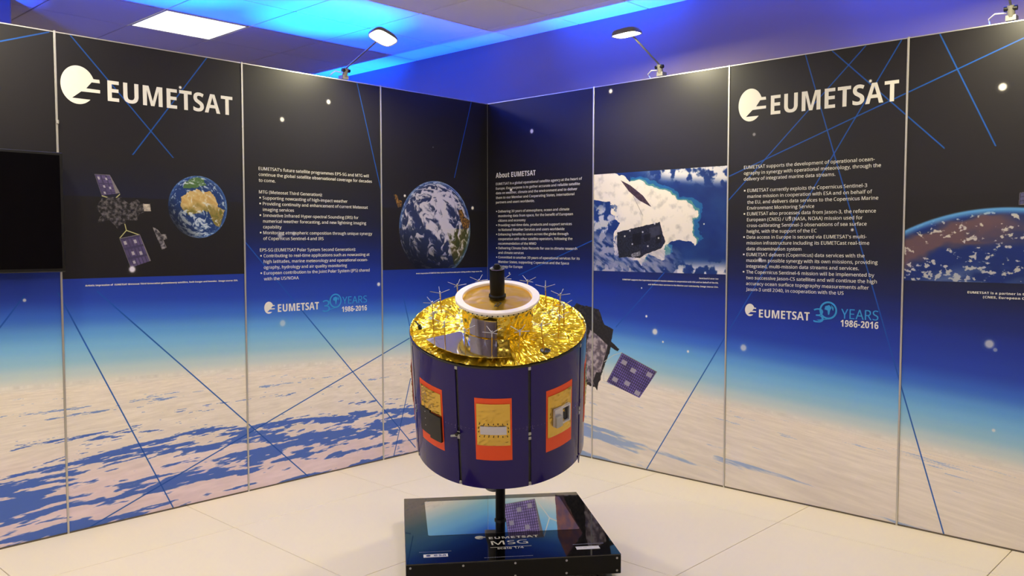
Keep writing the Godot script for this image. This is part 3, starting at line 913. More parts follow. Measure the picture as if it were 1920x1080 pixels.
# ------------------------------------------------------------------ the model
func foil_disc(r0: float, r1: float, y: float, amp: float, rings: int, segs: int, seed_at: float, radial := 0.0) -> ArrayMesh:
	var st := start()
	st.set_smooth_group(0)
	var g := []
	for k in rings + 1:
		var row := []
		var r := lerpf(r0, r1, float(k) / rings)
		for j in segs:
			var t := TAU * j / segs
			var x := r * sin(t)
			var z := r * cos(t)
			var w1 := soft.get_noise_2d(x * 420 + seed_at, z * 420)
			var w2 := soft.get_noise_2d(x * 420 + seed_at + 90, z * 420 + 50)
			var c := cell.get_noise_2d((x + w1 * 0.06) * 210 + seed_at, (z + w2 * 0.06) * 210)
			var ridge := absf(soft.get_noise_2d((x + z * 0.6) * 330 + seed_at, (z - x * 0.6) * 330 + 70))
			var f := absf(soft.get_noise_2d(sin(t) * 430 + seed_at + w1 * 26, cos(t) * 430 + r * 160))
			var f2 := absf(soft.get_noise_2d(sin(t) * 640 + seed_at + 200 + w2 * 30, cos(t) * 640 + r * 200))
			var e := amp * (c * 0.8 + ridge * 0.9) - amp * radial * (minf(f * 2.6, 1.0) * 0.9 + minf(f2 * 2.2, 1.0) * 0.45) * smoothstep(r0 - 0.03, r1 * 0.75, r)
			var edge := minf(1.0, (r1 - r) / 0.012) if r1 > 0.3 else 1.0
			row.append(Vector3(x, y + e * maxf(edge, 0.15), z))
		g.append(row)
	for k in rings:
		for j in segs:
			var n := (j + 1) % segs
			quad(st, g[k][j], g[k + 1][j], g[k + 1][n], g[k][n])
	return done(st)

func foil_wall(r: float, y0: float, y1: float, amp: float, rows: int, segs: int, seed_at: float) -> ArrayMesh:
	var st := start()
	st.set_smooth_group(0)
	var g := []
	for k in rows + 1:
		var row := []
		var y := lerpf(y0, y1, float(k) / rows)
		for j in segs:
			var t := TAU * j / segs
			var x := r * sin(t)
			var z := r * cos(t)
			var c := cell.get_noise_3d(x * 1100 + seed_at, y * 1100, z * 1100) * 0.7 + fine.get_noise_3d(x * 1200, y * 1200 + seed_at, z * 1200)
			var rr := r + amp * c
			row.append(Vector3(rr * sin(t), y, rr * cos(t)))
		g.append(row)
	for k in rows:
		for j in segs:
			var n := (j + 1) % segs
			quad(st, g[k][j], g[k][n], g[k + 1][n], g[k + 1][j])
	return done(st)

# a curved plate on the drum: angles in degrees, heights along the axis
func shell(r0: float, r1: float, a0: float, a1: float, y0: float, y1: float, n := 12) -> ArrayMesh:
	var st := start()
	var t0 := deg_to_rad(a0)
	var t1 := deg_to_rad(a1)
	add_lathe(st, [Vector2(r0, y0), Vector2(r1, y0), Vector2(r1, y1), Vector2(r0, y1), Vector2(r0, y0)], n, t0, t1)
	for t: float in [t0, t1]:
		var d := Vector3(sin(t), 0, cos(t))
		var q := [d * r0 + Vector3.UP * y0, d * r1 + Vector3.UP * y0, d * r1 + Vector3.UP * y1, d * r0 + Vector3.UP * y1]
		if t == t0: quad(st, q[0], q[1], q[2], q[3])
		else: quad(st, q[3], q[2], q[1], q[0])
	return done(st)

func foil_patch(r: float, a0: float, a1: float, y0: float, y1: float, amp: float, seed_at: float) -> ArrayMesh:
	var st := start()
	st.set_smooth_group(0)
	var g := []
	var nx := 26
	var ny := 34
	for k in ny + 1:
		var row := []
		var y := lerpf(y0, y1, float(k) / ny)
		for j in nx + 1:
			var t := deg_to_rad(lerpf(a0, a1, float(j) / nx))
			var rim := minf(1.0, minf(minf(j, nx - j), minf(k, ny - k)) / 2.0)
			var u := t * r
			var c := cell.get_noise_2d(u * 1000 + seed_at, y * 1000) * 0.9 + absf(soft.get_noise_2d(u * 1300 + seed_at, y * 2200)) * 1.4
			var rr := r + 0.0016 + amp * rim * clampf(0.55 + c, 0.0, 1.6)
			row.append(Vector3(rr * sin(t), y, rr * cos(t)))
		g.append(row)
	for k in ny:
		for j in nx:
			quad(st, g[k][j], g[k][j + 1], g[k + 1][j + 1], g[k + 1][j])
	return done(st)

func on_drum(deg: float, y: float, r: float) -> Transform3D:
	var t := deg_to_rad(deg)
	return Transform3D(Basis(Vector3(cos(t), 0, -sin(t)), Vector3.UP, Vector3(sin(t), 0, cos(t))), Vector3(r * sin(t), y, r * cos(t)))

func build_model() -> void:
	var axis := Vector3(-0.25448, 0.94088, 0.22357).normalized()
	var fwd := Vector3(-0.66868, -0.33820, 0.66218)
	fwd = (fwd - axis * fwd.dot(axis)).normalized()
	var rt := axis.cross(fwd)
	var sat := thing("satellite_model", "drum-shaped satellite model with violet sides and gold foil top, tilted on a black pole", "satellite model", Vector3(-1.68843, 0.80155, 1.75907))
	sat.basis = Basis(rt, axis, fwd)
	var R := 0.4022
	part("core", lathe([Vector2(0, -0.292), Vector2(0.385, -0.292), Vector2(0.396, -0.285), Vector2(0.396, 0.276), Vector2(0.0, 0.276)], 96), M.seam_black, sat, Vector3.ZERO, "black drum core seen in the seams")
	var mesh := shell(0.3965, R, -22.5 + 0.95, 22.5 - 0.95, -0.300, 0.296, 24)
	for k in 8:
		var o := part("solar_panel", mesh, M.solar, sat)
		o.rotation.y = deg_to_rad(-4.0 + 45.0 * k)
	var clip := bevel_box(Vector3(-0.006, -0.007, 0.0), Vector3(0.006, 0.007, 0.007), 0.001)
	var bracket := start()
	for s: float in [-1.0, 1.0]:
		add_box(bracket, Vector3(s * 0.013 - 0.0008, -0.010, 0.0002), Vector3(s * 0.013 + 0.0008, 0.010, 0.0012))
		add_box(bracket, Vector3(s * 0.013 + minf(0, s) * 0.006, -0.010, 0.0002), Vector3(s * 0.013 + maxf(0, s) * 0.006, -0.0085, 0.0012))
	var bracket_mesh := done(bracket)
	for k in 8:
		var a := 18.5 + 45.0 * k
		for y: float in [0.286, -0.032, -0.054, -0.290]:
			var o := part("clip", clip, M.clip_grey, sat)
			o.transform = on_drum(a, y, 0.3985)
		var o := part("bracket", bracket_mesh, M.bracket_violet, sat)
		o.transform = on_drum(a, 0.0, R)
		# fine row of rivets round the middle of the drum
	var rivets := start()
	for k in 150:
		var t := on_drum(k * 2.4, 0.002, R)
		add_box(rivets, Vector3(-0.0024, -0.0007, 0.0), Vector3(0.0024, 0.0007, 0.0008), t)
	var rv := part("rivet_row", done(rivets), M.bracket_violet, sat)
	rv.set_meta("kind", "stuff")
	part("rim", lathe([Vector2(0.3955, 0.270), Vector2(0.3964, 0.2961), Vector2(0.4036, 0.2961), Vector2(0.4036, 0.302), Vector2(0.398, 0.304)], 96), M.seam_black, sat, Vector3.ZERO, "thin black rim under the foil")

	# orange cut-outs with gold foil and instruments
	var orange := shell(R, R + 0.0016, -11.3, 11.3, -0.150, 0.157, 10)
	for k in 8:
		var a := -4.0 + 45.0 * k
		var bay := part("instrument_bay", orange, M.orange, sat, Vector3.ZERO, "bright orange backing plate")
		bay.rotation.y = deg_to_rad(a)
		if k == 7:
			part("foil", foil_patch(R + 0.0020, -10.2, 10.2, 0.024, 0.134, 0.006, 40.0), M.gold_dull, bay)
			part("sensor_box", shell(R + 0.0017, R + 0.009, -10.6, 0.4, -0.098, 0.026), M.sensor_black, bay, Vector3.ZERO, "black sensor box")
			part("sensor_box", shell(R + 0.0017, R + 0.013, 0.6, 10.4, -0.106, 0.020), M.sensor_black, bay, Vector3.ZERO, "black sensor box")
			for y: float in [0.01, -0.025, -0.06]:
				part("screw", bevel_box(Vector3(-0.034, y - 0.002, R + 0.0075), Vector3(-0.030, y + 0.002, R + 0.0095), 0.0005), M.clip_grey, bay)
		elif k == 0:
			part("foil", foil_patch(R + 0.0020, -10.2, 10.2, -0.074, 0.131, 0.0055, 3.0), M.gold_dull, bay)
			part("cover_strip", shell(R + 0.006, R + 0.009, -7.9, 7.9, -0.016, 0.024, 8), M.silver_strip, bay, Vector3.ZERO, "silver strip")
			for s in 7:
				for y: float in [-0.027, 0.034]:
					var c := part("stud", bevel_box(Vector3(-0.002, -0.002, 0), Vector3(0.002, 0.002, 0.004), 0.0006), M.sensor_black, bay)
					c.transform = on_drum(-8.4 + 2.8 * s, y, R + 0.006)
			for y: float in [-0.004, 0.014]:
				for s: float in [-9.0, 9.0]:
					var c := part("stud", bevel_box(Vector3(-0.002, -0.002, 0), Vector3(0.002, 0.002, 0.004), 0.0006), M.sensor_black, bay)
					c.transform = on_drum(s, y, R + 0.006)
		elif k == 1:
			part("foil", foil_patch(R + 0.0020, -10.2, 10.2, -0.080, 0.128, 0.006, 77.0), M.gold_dull, bay)
			var ap := start()
			for q: Array in [[Vector3(-0.046, 0.050, 0), Vector3(0.050, 0.058, 0.012)], [Vector3(-0.046, -0.028, 0), Vector3(0.050, -0.020, 0.012)], [Vector3(-0.046, -0.020, 0), Vector3(0.002, 0.050, 0.012)], [Vector3(0.042, -0.020, 0), Vector3(0.050, 0.050, 0.012)]]:
				add_box(ap, q[0] + Vector3(0, 0, R + 0.003), q[1] + Vector3(0, 0, R + 0.003))
			part("aperture_frame", done(ap), M.silver_strip, bay, Vector3.ZERO, "silver frame round a black opening")
			part("aperture", box(Vector3(0.002, -0.020, R + 0.003), Vector3(0.042, 0.050, R + 0.0052)), M.sensor_black, bay, Vector3.ZERO, "black opening")
			part("baffle", bevel_box(Vector3(-0.048, -0.026, R + 0.0145), Vector3(-0.010, 0.026, R + 0.030), 0.002), M.clip_grey, bay)
		else:
			part("foil", foil_patch(R + 0.0020, -10.2, 10.2, -0.074, 0.131, 0.0055, 13.0 * k), M.gold_dull, bay)
	# small thruster on the seam
	var th := part("thruster", tube([on_drum(-26.5, -0.034, R) * Vector3(0, 0, 0.0), on_drum(-26.5, -0.034, R) * Vector3(0, 0.004, 0.020)], 0.008, 10), M.sensor_black, sat, Vector3.ZERO, "small black thruster")
	part("nozzle", tube([on_drum(-26.5, -0.040, R) * Vector3(-0.030, -0.008, 0.014), on_drum(-26.5, -0.036, R) * Vector3(0.014, 0.004, 0.016)], 0.0055, 8), M.clip_grey, th)
	# pointed tab below the rim
	var tab := start()
	add_plate(tab, PackedVector2Array([Vector2(-0.012, 0.02), Vector2(0.012, 0.02), Vector2(0.004, -0.018), Vector2(0.0, -0.026), Vector2(-0.004, -0.018)]), 0.0, 0.003)
	var tb := part("tab", done(tab), M.solar, sat, Vector3.ZERO, "pointed violet tab")
	tb.transform = on_drum(64.0, -0.302, R + 0.0004)

	# gold foil deck
	part("foil_deck", foil_disc(0.150, 0.4005, 0.312, 0.019, 80, 360, 0.0, 1.0), M.gold, sat, Vector3.ZERO, "crumpled shiny gold foil deck")
	var sil := PackedVector2Array([Vector2(-.318, .157), Vector2(-.172, .085), Vector2(-.13, .125), Vector2(-.06, .172), Vector2(.03, .178), Vector2(.048, .18), Vector2(.052, .342), Vector2(-.03, .346), Vector2(-.11, .332), Vector2(-.19, .295), Vector2(-.26, .235)])
	var deck := start()
	var sil2 := PackedVector2Array()
	for v in sil:
		sil2.append(Vector2(v.x, -v.y))
	add_plate(deck, sil2, 0.0, 0.002)
	var dk := part("mirror_sheet", done(deck), M.mirror_foil, sat, Vector3.ZERO, "silver mirror sheet on the foil deck")
	dk.transform = Transform3D(Basis(Vector3.RIGHT, -PI / 2), Vector3(0, 0.3195, 0))
	# upper drum: crinkled foil, white ring, gold lid, black antenna
	part("upper_drum", foil_wall(0.162, 0.296, 0.440, 0.008, 24, 200, 5.0), M.gold_olive, sat, Vector3.ZERO, "crinkled foil drum of the antenna")
	part("mirror_band", shell(0.1705, 0.1722, -47, -2, 0.322, 0.408, 16), M.mirror_foil, sat, Vector3.ZERO, "silver mirror sheet on the upper drum")
	part("collar", lathe([Vector2(0.158, 0.428), Vector2(0.176, 0.428), Vector2(0.180, 0.441), Vector2(0.158, 0.441)], 72), M.collar_pale, sat)
	part("white_ring", lathe([Vector2(0.157, 0.442), Vector2(0.1895, 0.442), Vector2(0.1905, 0.444), Vector2(0.1905, 0.452), Vector2(0.189, 0.4535), Vector2(0.1585, 0.4535), Vector2(0.157, 0.452), Vector2(0.157, 0.442)], 96), M.ring_white, sat, Vector3.ZERO, "white ring")
	var dots := start()
	for k in 48:
		var t := on_drum(k * 7.5, 0.434, 0.1785)
		add_box(dots, Vector3(-0.0025, -0.0025, 0), Vector3(0.0025, 0.0025, 0.003), t)
	var sc := part("collar_screws", done(dots), M.sensor_black, sat)
	sc.set_meta("kind", "stuff")
	part("foil_lid", foil_disc(0.0, 0.158, 0.444, 0.0045, 26, 110, 31.0), M.gold_warm, sat, Vector3.ZERO, "smoother gold foil lid inside the ring")
	var mast := part("antenna_mast", lathe([Vector2(0.036, 0.440), Vector2(0.040, 0.452), Vector2(0.039, 0.460), Vector2(0.0335, 0.466), Vector2(0.0335, 0.580), Vector2(0.031, 0.587), Vector2(0.018, 0.592), Vector2(0.011, 0.606), Vector2(0.0, 0.608)], 32), M.mast_black, sat, Vector3.ZERO, "black cylindrical antenna")
	part("cable_tie", tube([Vector3(0.034, 0.585, 0.0), Vector3(0.024, 0.588, 0.024), Vector3(0.0, 0.589, 0.033), Vector3(-0.024, 0.588, 0.024)], 0.0015, 6), M.bracket_violet, mast)
	var loop := start()
	add_tube(loop, [Vector3(0.01, 0.452, 0.075), Vector3(0.016, 0.462, 0.10), Vector3(0.0, 0.458, 0.125), Vector3(-0.014, 0.452, 0.11), Vector3(-0.004, 0.452, 0.085)], 0.0022, 6)
	part("wire_loop", done(loop), M.sensor_black, sat)
	# ring of crossed dipoles
	var stalk := tube([Vector3(0, 0, 0), Vector3(0, 0.113, 0)], 0.0024, 8)
	var cross := start()
	for k in 4:
		var t := TAU * k / 4
		add_tube(cross, [Vector3(0, 0.106, 0), Vector3(0.046 * cos(t), 0.120, 0.046 * sin(t))], 0.0013, 6)
	add_tube(cross, [Vector3(0, 0.088, 0), Vector3(0, 0.115, 0)], 0.0032, 8)
	var cross_mesh := done(cross)
	var rng := RandomNumberGenerator.new()
	rng.seed = 11
	for k in 16:
		var a := deg_to_rad(17.0 + 22.5 * k)
		var d := part("dipole_antenna", stalk, M.stalk_gold, sat)
		d.position = Vector3(0.300 * sin(a), 0.306, 0.300 * cos(a))
		d.rotation = Vector3(rng.randf_range(-.05, .05), a + PI / 4 + rng.randf_range(-.25, .25), rng.randf_range(-.05, .05))
		part("crossed_arms", cross_mesh, M.dipole_silver, d)
	# small dark fittings on the deck
	var cup := part("sun_sensor", lathe([Vector2(0.0, 0.0), Vector2(0.011, 0.0), Vector2(0.023, 0.016), Vector2(0.019, 0.017), Vector2(0.0, 0.010)], 20), M.sensor_black, sat, Vector3(0.198, 0.312, 0.300), "small black cup sensor")
	part("stem", tube([Vector3(-0.004, 0.012, 0), Vector3(-0.010, 0.075, -0.01)], 0.003, 6), M.stalk_gold, cup)
	var nz := part("deck_thruster", tube([Vector3(-0.352, 0.308, 0.03), Vector3(-0.356, 0.330, 0.025)], 0.008, 8), M.sensor_black, sat, Vector3.ZERO, "small black deck thruster")
	part("nozzle", tube([Vector3(-0.375, 0.336, 0.0), Vector3(-0.346, 0.322, 0.04)], 0.004, 6), M.sensor_black, nz)
	# apogee motor below
	part("motor_nozzle", lathe([Vector2(0.0, -0.630), Vector2(0.044, -0.630), Vector2(0.049, -0.626), Vector2(0.047, -0.605), Vector2(0.030, -0.55), Vector2(0.024, -0.48), Vector2(0.04, -0.42), Vector2(0.05, -0.2921)], 32), M.motor_grey, sat, Vector3(-0.035, 0, -0.07), "grey ribbed motor nozzle")

# ------------------------------------------------------------------ plinth
func rounded(lo: Vector2, hi: Vector2, r: float) -> PackedVector2Array:
	var p := PackedVector2Array()
	for q in [[hi.x - r, hi.y - r, 0.0], [lo.x + r, hi.y - r, 90.0], [lo.x + r, lo.y + r, 180.0], [hi.x - r, lo.y + r, 270.0]]:
		for k in 7:
			var a := deg_to_rad(q[2] + 15.0 * k)
			p.append(Vector2(q[0] + r * cos(a), q[1] + r * sin(a)))
	return p

func build_plinth() -> void:
	var top := 0.12
	var pl := thing("display_plinth", "low square glossy black plinth with a mirror inset, carrying the pole", "plinth", Vector3(-1.6471, 0, 1.7373))
	pl.rotation.y = deg_to_rad(-39.0)
	var h := 0.463
	part("case", bevel_box(Vector3(-h, 0.034, -h), Vector3(h, top - 0.006, h), 0.002), M.plinth_black, pl)
	part("cover", bevel_box(Vector3(-h, top - 0.0059, -h), Vector3(h, top, h), 0.0012), M.acrylic_black, pl, Vector3.ZERO, "glossy black acrylic cover")
	for sx: float in [-1.0, 1.0]:
		for sz: float in [-1.0, 1.0]:
			part("foot", lathe([Vector2(0.0, 0.0), Vector2(0.022, 0.0), Vector2(0.024, 0.004), Vector2(0.020, 0.034), Vector2(0.0, 0.034)], 16), M.black_plastic, pl, Vector3(sx * (h - 0.07), 0, sz * (h - 0.07)))
	var inv := pl.transform.affine_inverse()
	var at := func(u: float, v: float) -> Vector3: return inv * on_y(u, v, top)
	var tl: Vector3 = at.call(796, 941)
	var br: Vector3 = at.call(1087, 992)
	var st := start()
	add_plate(st, rounded(Vector2(tl.x, -br.z), Vector2(br.x, -tl.z), 0.012), 0.0, 0.0008)
	var mi := part("mirror_inset", done(st), M.mirror, pl, Vector3.ZERO, "rounded mirror sheet set in the cover")
	mi.transform = Transform3D(Basis(Vector3.RIGHT, -PI / 2), Vector3(0, top + 0.0001, 0))
	# pole straight down from the drum's lower centre
	var foot: Vector3 = inv * Vector3(-1.615, top, 1.695)
	var pole := part("pole", lathe([Vector2(0.0, 0.0), Vector2(0.0235, 0.0), Vector2(0.0235, 0.388), Vector2(0.0, 0.388)], 28), M.mast_black, pl, Vector3(foot.x, top + 0.0009, foot.z), "black upright pole")
	part("collar", lathe([Vector2(0.0236, 0.0), Vector2(0.029, 0.0), Vector2(0.029, 0.006), Vector2(0.0236, 0.008)], 28), M.black_plastic, pole)
	# lettering on the cover
	var p: Vector3 = at.call(899, 1008)
	var q := PackedVector2Array()
	for v in logo_mark():
		q.append(v * Vector2(0.021, 0.021))
	st = start()
	add_plate(st, q, 0.0002, 0.0007)
	var lm := part("logo_mark", done(st), M.ink_plinth, pl)
	lm.transform = Transform3D(Basis(Vector3.RIGHT, -PI / 2), Vector3(p.x, top, p.z))
	var y := top + 0.0004
	p = at.call(917, 1011)
	var e: Vector3 = at.call(1010, 1007)
	write(pl, "EUMETSAT", Vector3(p.x, y, p.z), 0.026, e.x - p.x, M.ink_plinth, true, "wordmark", false, true)
	p = at.call(922, 1022)
	e = at.call(991, 1019)
	write(pl, "MSG", Vector3(p.x, y, p.z), 0.048, e.x - p.x, M.ink_plinth, false, "wordmark", false, true)
	p = at.call(933, 1030)
	e = at.call(983, 1028)
	write(pl, "scale 1/4", Vector3(p.x, y, p.z), 0.022, e.x - p.x, M.ink_plinth, false, "wordmark", false, true)
	var ln := part("underline", box(Vector3(-0.092, 0.0001, -0.0012), Vector3(0.092, 0.0006, 0.0012)), M.ink_plinth, pl)
	p = at.call(958, 1025)
	ln.position = Vector3(p.x, top, p.z)
	# small maker's plates with fine print above them
	for g: Array in [[817, 1042, 0.105, 0.034, "esa", 786, 1036, 846, "MODEL SPONSORED BY"], [1102, 1027, 0.105, 0.034, "", 1074, 1021, 1132, "MANUFACTURED BY"]]:
		p = at.call(g[0], g[1])
		var pt := part("name_plate", bevel_box(Vector3(-g[2] / 2, 0.0001, -g[3] / 2), Vector3(g[2] / 2, 0.0012, g[3] / 2), 0.0004), M.name_plate, pl, Vector3(p.x, top, p.z), "small white plate")
		if g[4] != "":
			write(pt, g[4], Vector3(-0.008, 0.0013, 0.010), 0.024, 0.052, M.ink_blue, true, "wordmark", false, true)
			part("roundel", lathe([Vector2(0.0, 0.0012), Vector2(0.010, 0.0012), Vector2(0.010, 0.0016), Vector2(0.0, 0.0016)], 20), M.ink_blue, pt, Vector3(-0.032, 0, 0))
		else:
			write(pt, "— — — —", Vector3(-0.044, 0.0013, 0.004), 0.016, 0.088, M.clip_grey, true, "wordmark", false, true)
		p = at.call(g[5], g[6])
		e = at.call(g[7], g[6])
		var fp := start()
		var x := 0.0
		var rng := RandomNumberGenerator.new()
		rng.seed = 5
		while x < e.x - p.x:
			var w := rng.randf_range(0.002, 0.006)
			add_box(fp, Vector3(x, 0.0001, -0.0022), Vector3(x + w, 0.0004, 0.0022))
			x += w + 0.0016
		part("fine_print", done(fp), M.ink_faint, pl, Vector3(p.x, top, p.z))
	p = at.call(908, 1046)
	e = at.call(998, 1043)
	var fl := start()
	var x := 0.0
	var rng := RandomNumberGenerator.new()
	rng.seed = 9
	while x < e.x - p.x:
		var w := rng.randf_range(0.003, 0.008)
		add_box(fl, Vector3(x, 0.0001, -0.0022), Vector3(x + w, 0.0004, 0.0022))
		x += w + 0.002
	part("fine_print", done(fl), M.ink_faint, pl, Vector3(p.x, top, p.z))
	# screws along the sides
	var screw := lathe([Vector2(0.0, 0.0), Vector2(0.005, 0.0), Vector2(0.0045, 0.0016), Vector2(0.0, 0.0022)], 12)
	for k in 5:
		for yy: float in [0.048, 0.103]:
			var s := part("screw", screw, M.clip_grey, pl)
			s.transform = Transform3D(Basis(Vector3.RIGHT, PI / 2), Vector3(-0.445 + 0.2225 * k, yy, h + 0.0001))

# ------------------------------------------------------------------ room
var WARM := Color()
var FLOOD := 1.6

func ceiling_light(at: Vector3, size: Vector2, label: String, energy: float) -> void:
	var o := thing("ceiling_light", label, "ceiling light", at, "square panel lights in the ceiling")
	var st := start()
	var a := size / 2
	for q: Array in [[-a.x, -a.y, a.x, -a.y + 0.012], [-a.x, a.y - 0.012, a.x, a.y], [-a.x, -a.y + 0.012, -a.x + 0.012, a.y - 0.012], [a.x - 0.012, -a.y + 0.012, a.x, a.y - 0.012]]:
		add_box(st, Vector3(q[0], 0.0, q[1]), Vector3(q[2], 0.014, q[3]))
	part("frame", done(st), M.light_frame, o)
	part("diffuser", box(Vector3(-a.x + 0.012, 0.003, -a.y + 0.012), Vector3(a.x - 0.012, 0.012, a.y - 0.012)), M.panel_glow, o, Vector3.ZERO, "glowing white diffuser")
	var l := AreaLight3D.new()
	l.name = "panel_light"
	l.area_size = size * 0.94
	l.area_normalize_energy = true
	l.light_color = HALL
	l.light_energy = energy
	l.shadow_enabled = true
	l.area_range = 20.0
	o.add_child(l)
	l.transform = Transform3D(Basis(Vector3.RIGHT, -PI / 2), Vector3(0, -0.004, 0))

var HALL := Color()
var BLUE := Color()

func uplight(at: Vector3, aim: Vector3, energy: float, cone: float, label: String, spill := 21.0) -> void:
	var o := thing("floor_uplight", label, "uplight", at, "blue floor uplights behind the booth")
	part("base", bevel_box(Vector3(-0.05, 0.0, -0.045), Vector3(0.05, 0.02, 0.045), 0.003), M.black_plastic, o)
	part("housing", lathe([Vector2(0.0, 0.0201), Vector2(0.035, 0.0201), Vector2(0.042, 0.05), Vector2(0.042, 0.12), Vector2(0.038, 0.12), Vector2(0.036, 0.105)], 24), M.black_plastic, o)
	part("lens", lathe([Vector2(0.0, 0.104), Vector2(0.036, 0.104), Vector2(0.034, 0.108), Vector2(0.0, 0.110)], 24), M.blue_lens, o, Vector3.ZERO, "glowing blue lens")
	# a tight beam and the wide spill of the same lens
	for k in 2:
		var l := SpotLight3D.new()
		l.name = "blue_beam" if k == 0 else "blue_spill"
		l.light_color = BLUE
		l.light_energy = energy if k == 0 else spill
		l.light_size = 0.035
		l.spot_angle = cone if k == 0 else 42.0
		l.spot_angle_attenuation = 1.0
		l.spot_range = 12.0
		l.spot_attenuation = 2.0
		l.shadow_enabled = true
		o.add_child(l)
		l.position = Vector3(0, 0.15, 0)
		l.look_at_from_position(o.global_position + l.position, o.global_position + aim, Vector3.RIGHT)

func _ready() -> void:
	# ---- camera
	cam_basis = Basis(Vector3.UP, YAW) * Basis(Vector3.RIGHT, PITCH)
	var cam := Camera3D.new()
	cam.name = "camera"
	cam.fov = rad_to_deg(2.0 * atan(540.0 / FOCAL))
	cam.near = 0.05
	cam.far = 60.0
	add_child(cam)
	cam.transform = Transform3D(cam_basis, CAM)
	cam.current = true
	# ---- environment: an indoor hall, lit by its lamps alone
	var env := Environment.new()
	env.background_mode = Environment.BG_COLOR
	env.background_color = Color(0, 0, 0)
	env.tonemap_mode = Environment.TONE_MAPPER_LINEAR
	env.tonemap_exposure = 1.0
	env.sdfgi_enabled = true
	env.ssao_enabled = true
	env.ssil_enabled = true
	var we := WorldEnvironment.new()
	we.name = "environment"
	we.environment = env
	add_child(we)
	WARM = lin(1.0, 0.91, 0.58)
	HALL = lin(1.0, 0.91, 0.90)
	BLUE = lin(0.001, 0.062, 1.0)
	FLOOD = 2.1
	var HALL_E := 1.1

	soft.noise_type = FastNoiseLite.TYPE_SIMPLEX_SMOOTH
	soft.seed = 3
	soft.frequency = 0.012
	soft.fractal_octaves = 3
	fine.noise_type = FastNoiseLite.TYPE_SIMPLEX_SMOOTH
	fine.seed = 8
	fine.frequency = 0.02
	fine.fractal_octaves = 4
	cell.noise_type = FastNoiseLite.TYPE_CELLULAR
	cell.seed = 5
	cell.frequency = 0.03
	cell.cellular_return_type = FastNoiseLite.RETURN_DISTANCE2_SUB
	cell.fractal_type = FastNoiseLite.FRACTAL_NONE
	make_materials()
	make_lut()

	# ---- room shell
	var X0 := -9.5
	var X1 := 0.24
	var Z0 := -6.0
	var Z1 := 9.0
	var fl := structure("floor", box(Vector3(X0, -0.12, Z0), Vector3(X1, -0.012, Z1)), M.floor_cream, Vector3.ZERO, "cream raised exhibition floor of large square panels", "floor")
	var slab := bevel_box(Vector3(0.0015, -0.0119, 0.0015), Vector3(0.9985, 0.0, 0.9985), 0.0012)
	for ix in range(-9, 1):
		for iz in range(-7, 9):
			var lo := Vector3(-0.38 + ix, 0, 0.53 + iz)
			if lo.x < X0 or lo.z + 1 > Z1 or lo.z < Z0:
				continue
			if lo.x + 1 > X1:
				part("floor_panel", bevel_box(Vector3(0.0015, -0.0119, 0.0015), Vector3(X1 - lo.x, 0.0, 0.9985), 0.0012), M.floor_cream, fl, lo)
			else:
				part("floor_panel", slab, M.floor_cream, fl, lo)
	var ce := structure("ceiling", box(Vector3(X0, CEIL_H + 0.045, Z0), Vector3(X1, CEIL_H + 0.15, Z1)), M.ceiling_tile, Vector3.ZERO, "suspended ceiling of square pale tiles", "ceiling")
	var tx := 0.6125
	var tz := 0.587
	var lit := [[-3, -3], [-5, 1], [-9, 1], [-5, 6], [-9, 6], [-7, -4], [-12, -4], [-12, 4]]
	var power := [1.0, 0.7, 2.2, 1.8, 2.6, 1.0, 2.2, 2.8]
	var tile := bevel_box(Vector3(0.005, 0.0, 0.005), Vector3(tx - 0.005, 0.0119, tz - 0.005), 0.003)
	for ix in range(-13, 1):
		for iz in range(-9, 15):
			var lo := Vector3(-0.1 + ix * tx, CEIL_H, 0.09 + iz * tz)
			if [ix, iz] in lit:
				continue
			if ix == 0:
				part("ceiling_tile", bevel_box(Vector3(0.004, 0, 0.004), Vector3(0.34, 0.0119, tz - 0.004), 0.003), M.ceiling_tile, ce, lo)
			else:
				part("ceiling_tile", tile, M.ceiling_tile, ce, lo)
	structure("wall_right", box(Vector3(X1, -0.12, Z0), Vector3(X1 + 0.15, CEIL_H + 0.15, Z1)), M.wall_paint, Vector3.ZERO, "plain grey room wall rising behind the booth, washed with blue light", "wall")
	structure("wall_far", box(Vector3(X0, -0.12, Z0 - 0.15), Vector3(X1 + 0.15, CEIL_H + 0.15, Z0)), M.wall_paint, Vector3.ZERO, "plain grey wall at the far end of the hall", "wall")
	structure("wall_left", box(Vector3(X0 - 0.15, -0.12, Z0), Vector3(X0, CEIL_H + 0.15, Z1)), M.wall_paint, Vector3.ZERO, "plain grey side wall of the hall", "wall")
	structure("wall_near", box(Vector3(X0, -0.12, Z1), Vector3(X1 + 0.15, CEIL_H + 0.15, Z1 + 0.15)), M.wall_paint, Vector3.ZERO, "plain grey wall behind the visitor", "wall")
	# the next booth's back walls, which stop the blue light on the ceiling, and a pillar
	structure("wall_partition", box(Vector3(-6.0, 0.0, -0.985), Vector3(-0.0501, WALL_H, -0.945)), M.wall_paint, Vector3.ZERO, "grey back wall of the neighbouring booth", "wall")
	structure("wall_partition_return", box(Vector3(-0.05, 0.0, -4.0), Vector3(-0.01, WALL_H, -0.031)), M.wall_paint, Vector3.ZERO, "grey side wall of the neighbouring booth, with an added unseen stretch closing the corridor", "wall")  # stretch across the corridor is added, unseen, to keep blue spill off wall_right
	var pe := on_z(22, 30, -1.5)
	structure("wall_pillar", bevel_box(Vector3(pe.x - 0.5, 0.0, -1.9), Vector3(pe.x, CEIL_H - 0.001, -1.5), 0.01), M.wall_paint, Vector3.ZERO, "square pillar washed with blue light, behind the booth wall", "pillar")

	# ---- ceiling lights
	var first := true
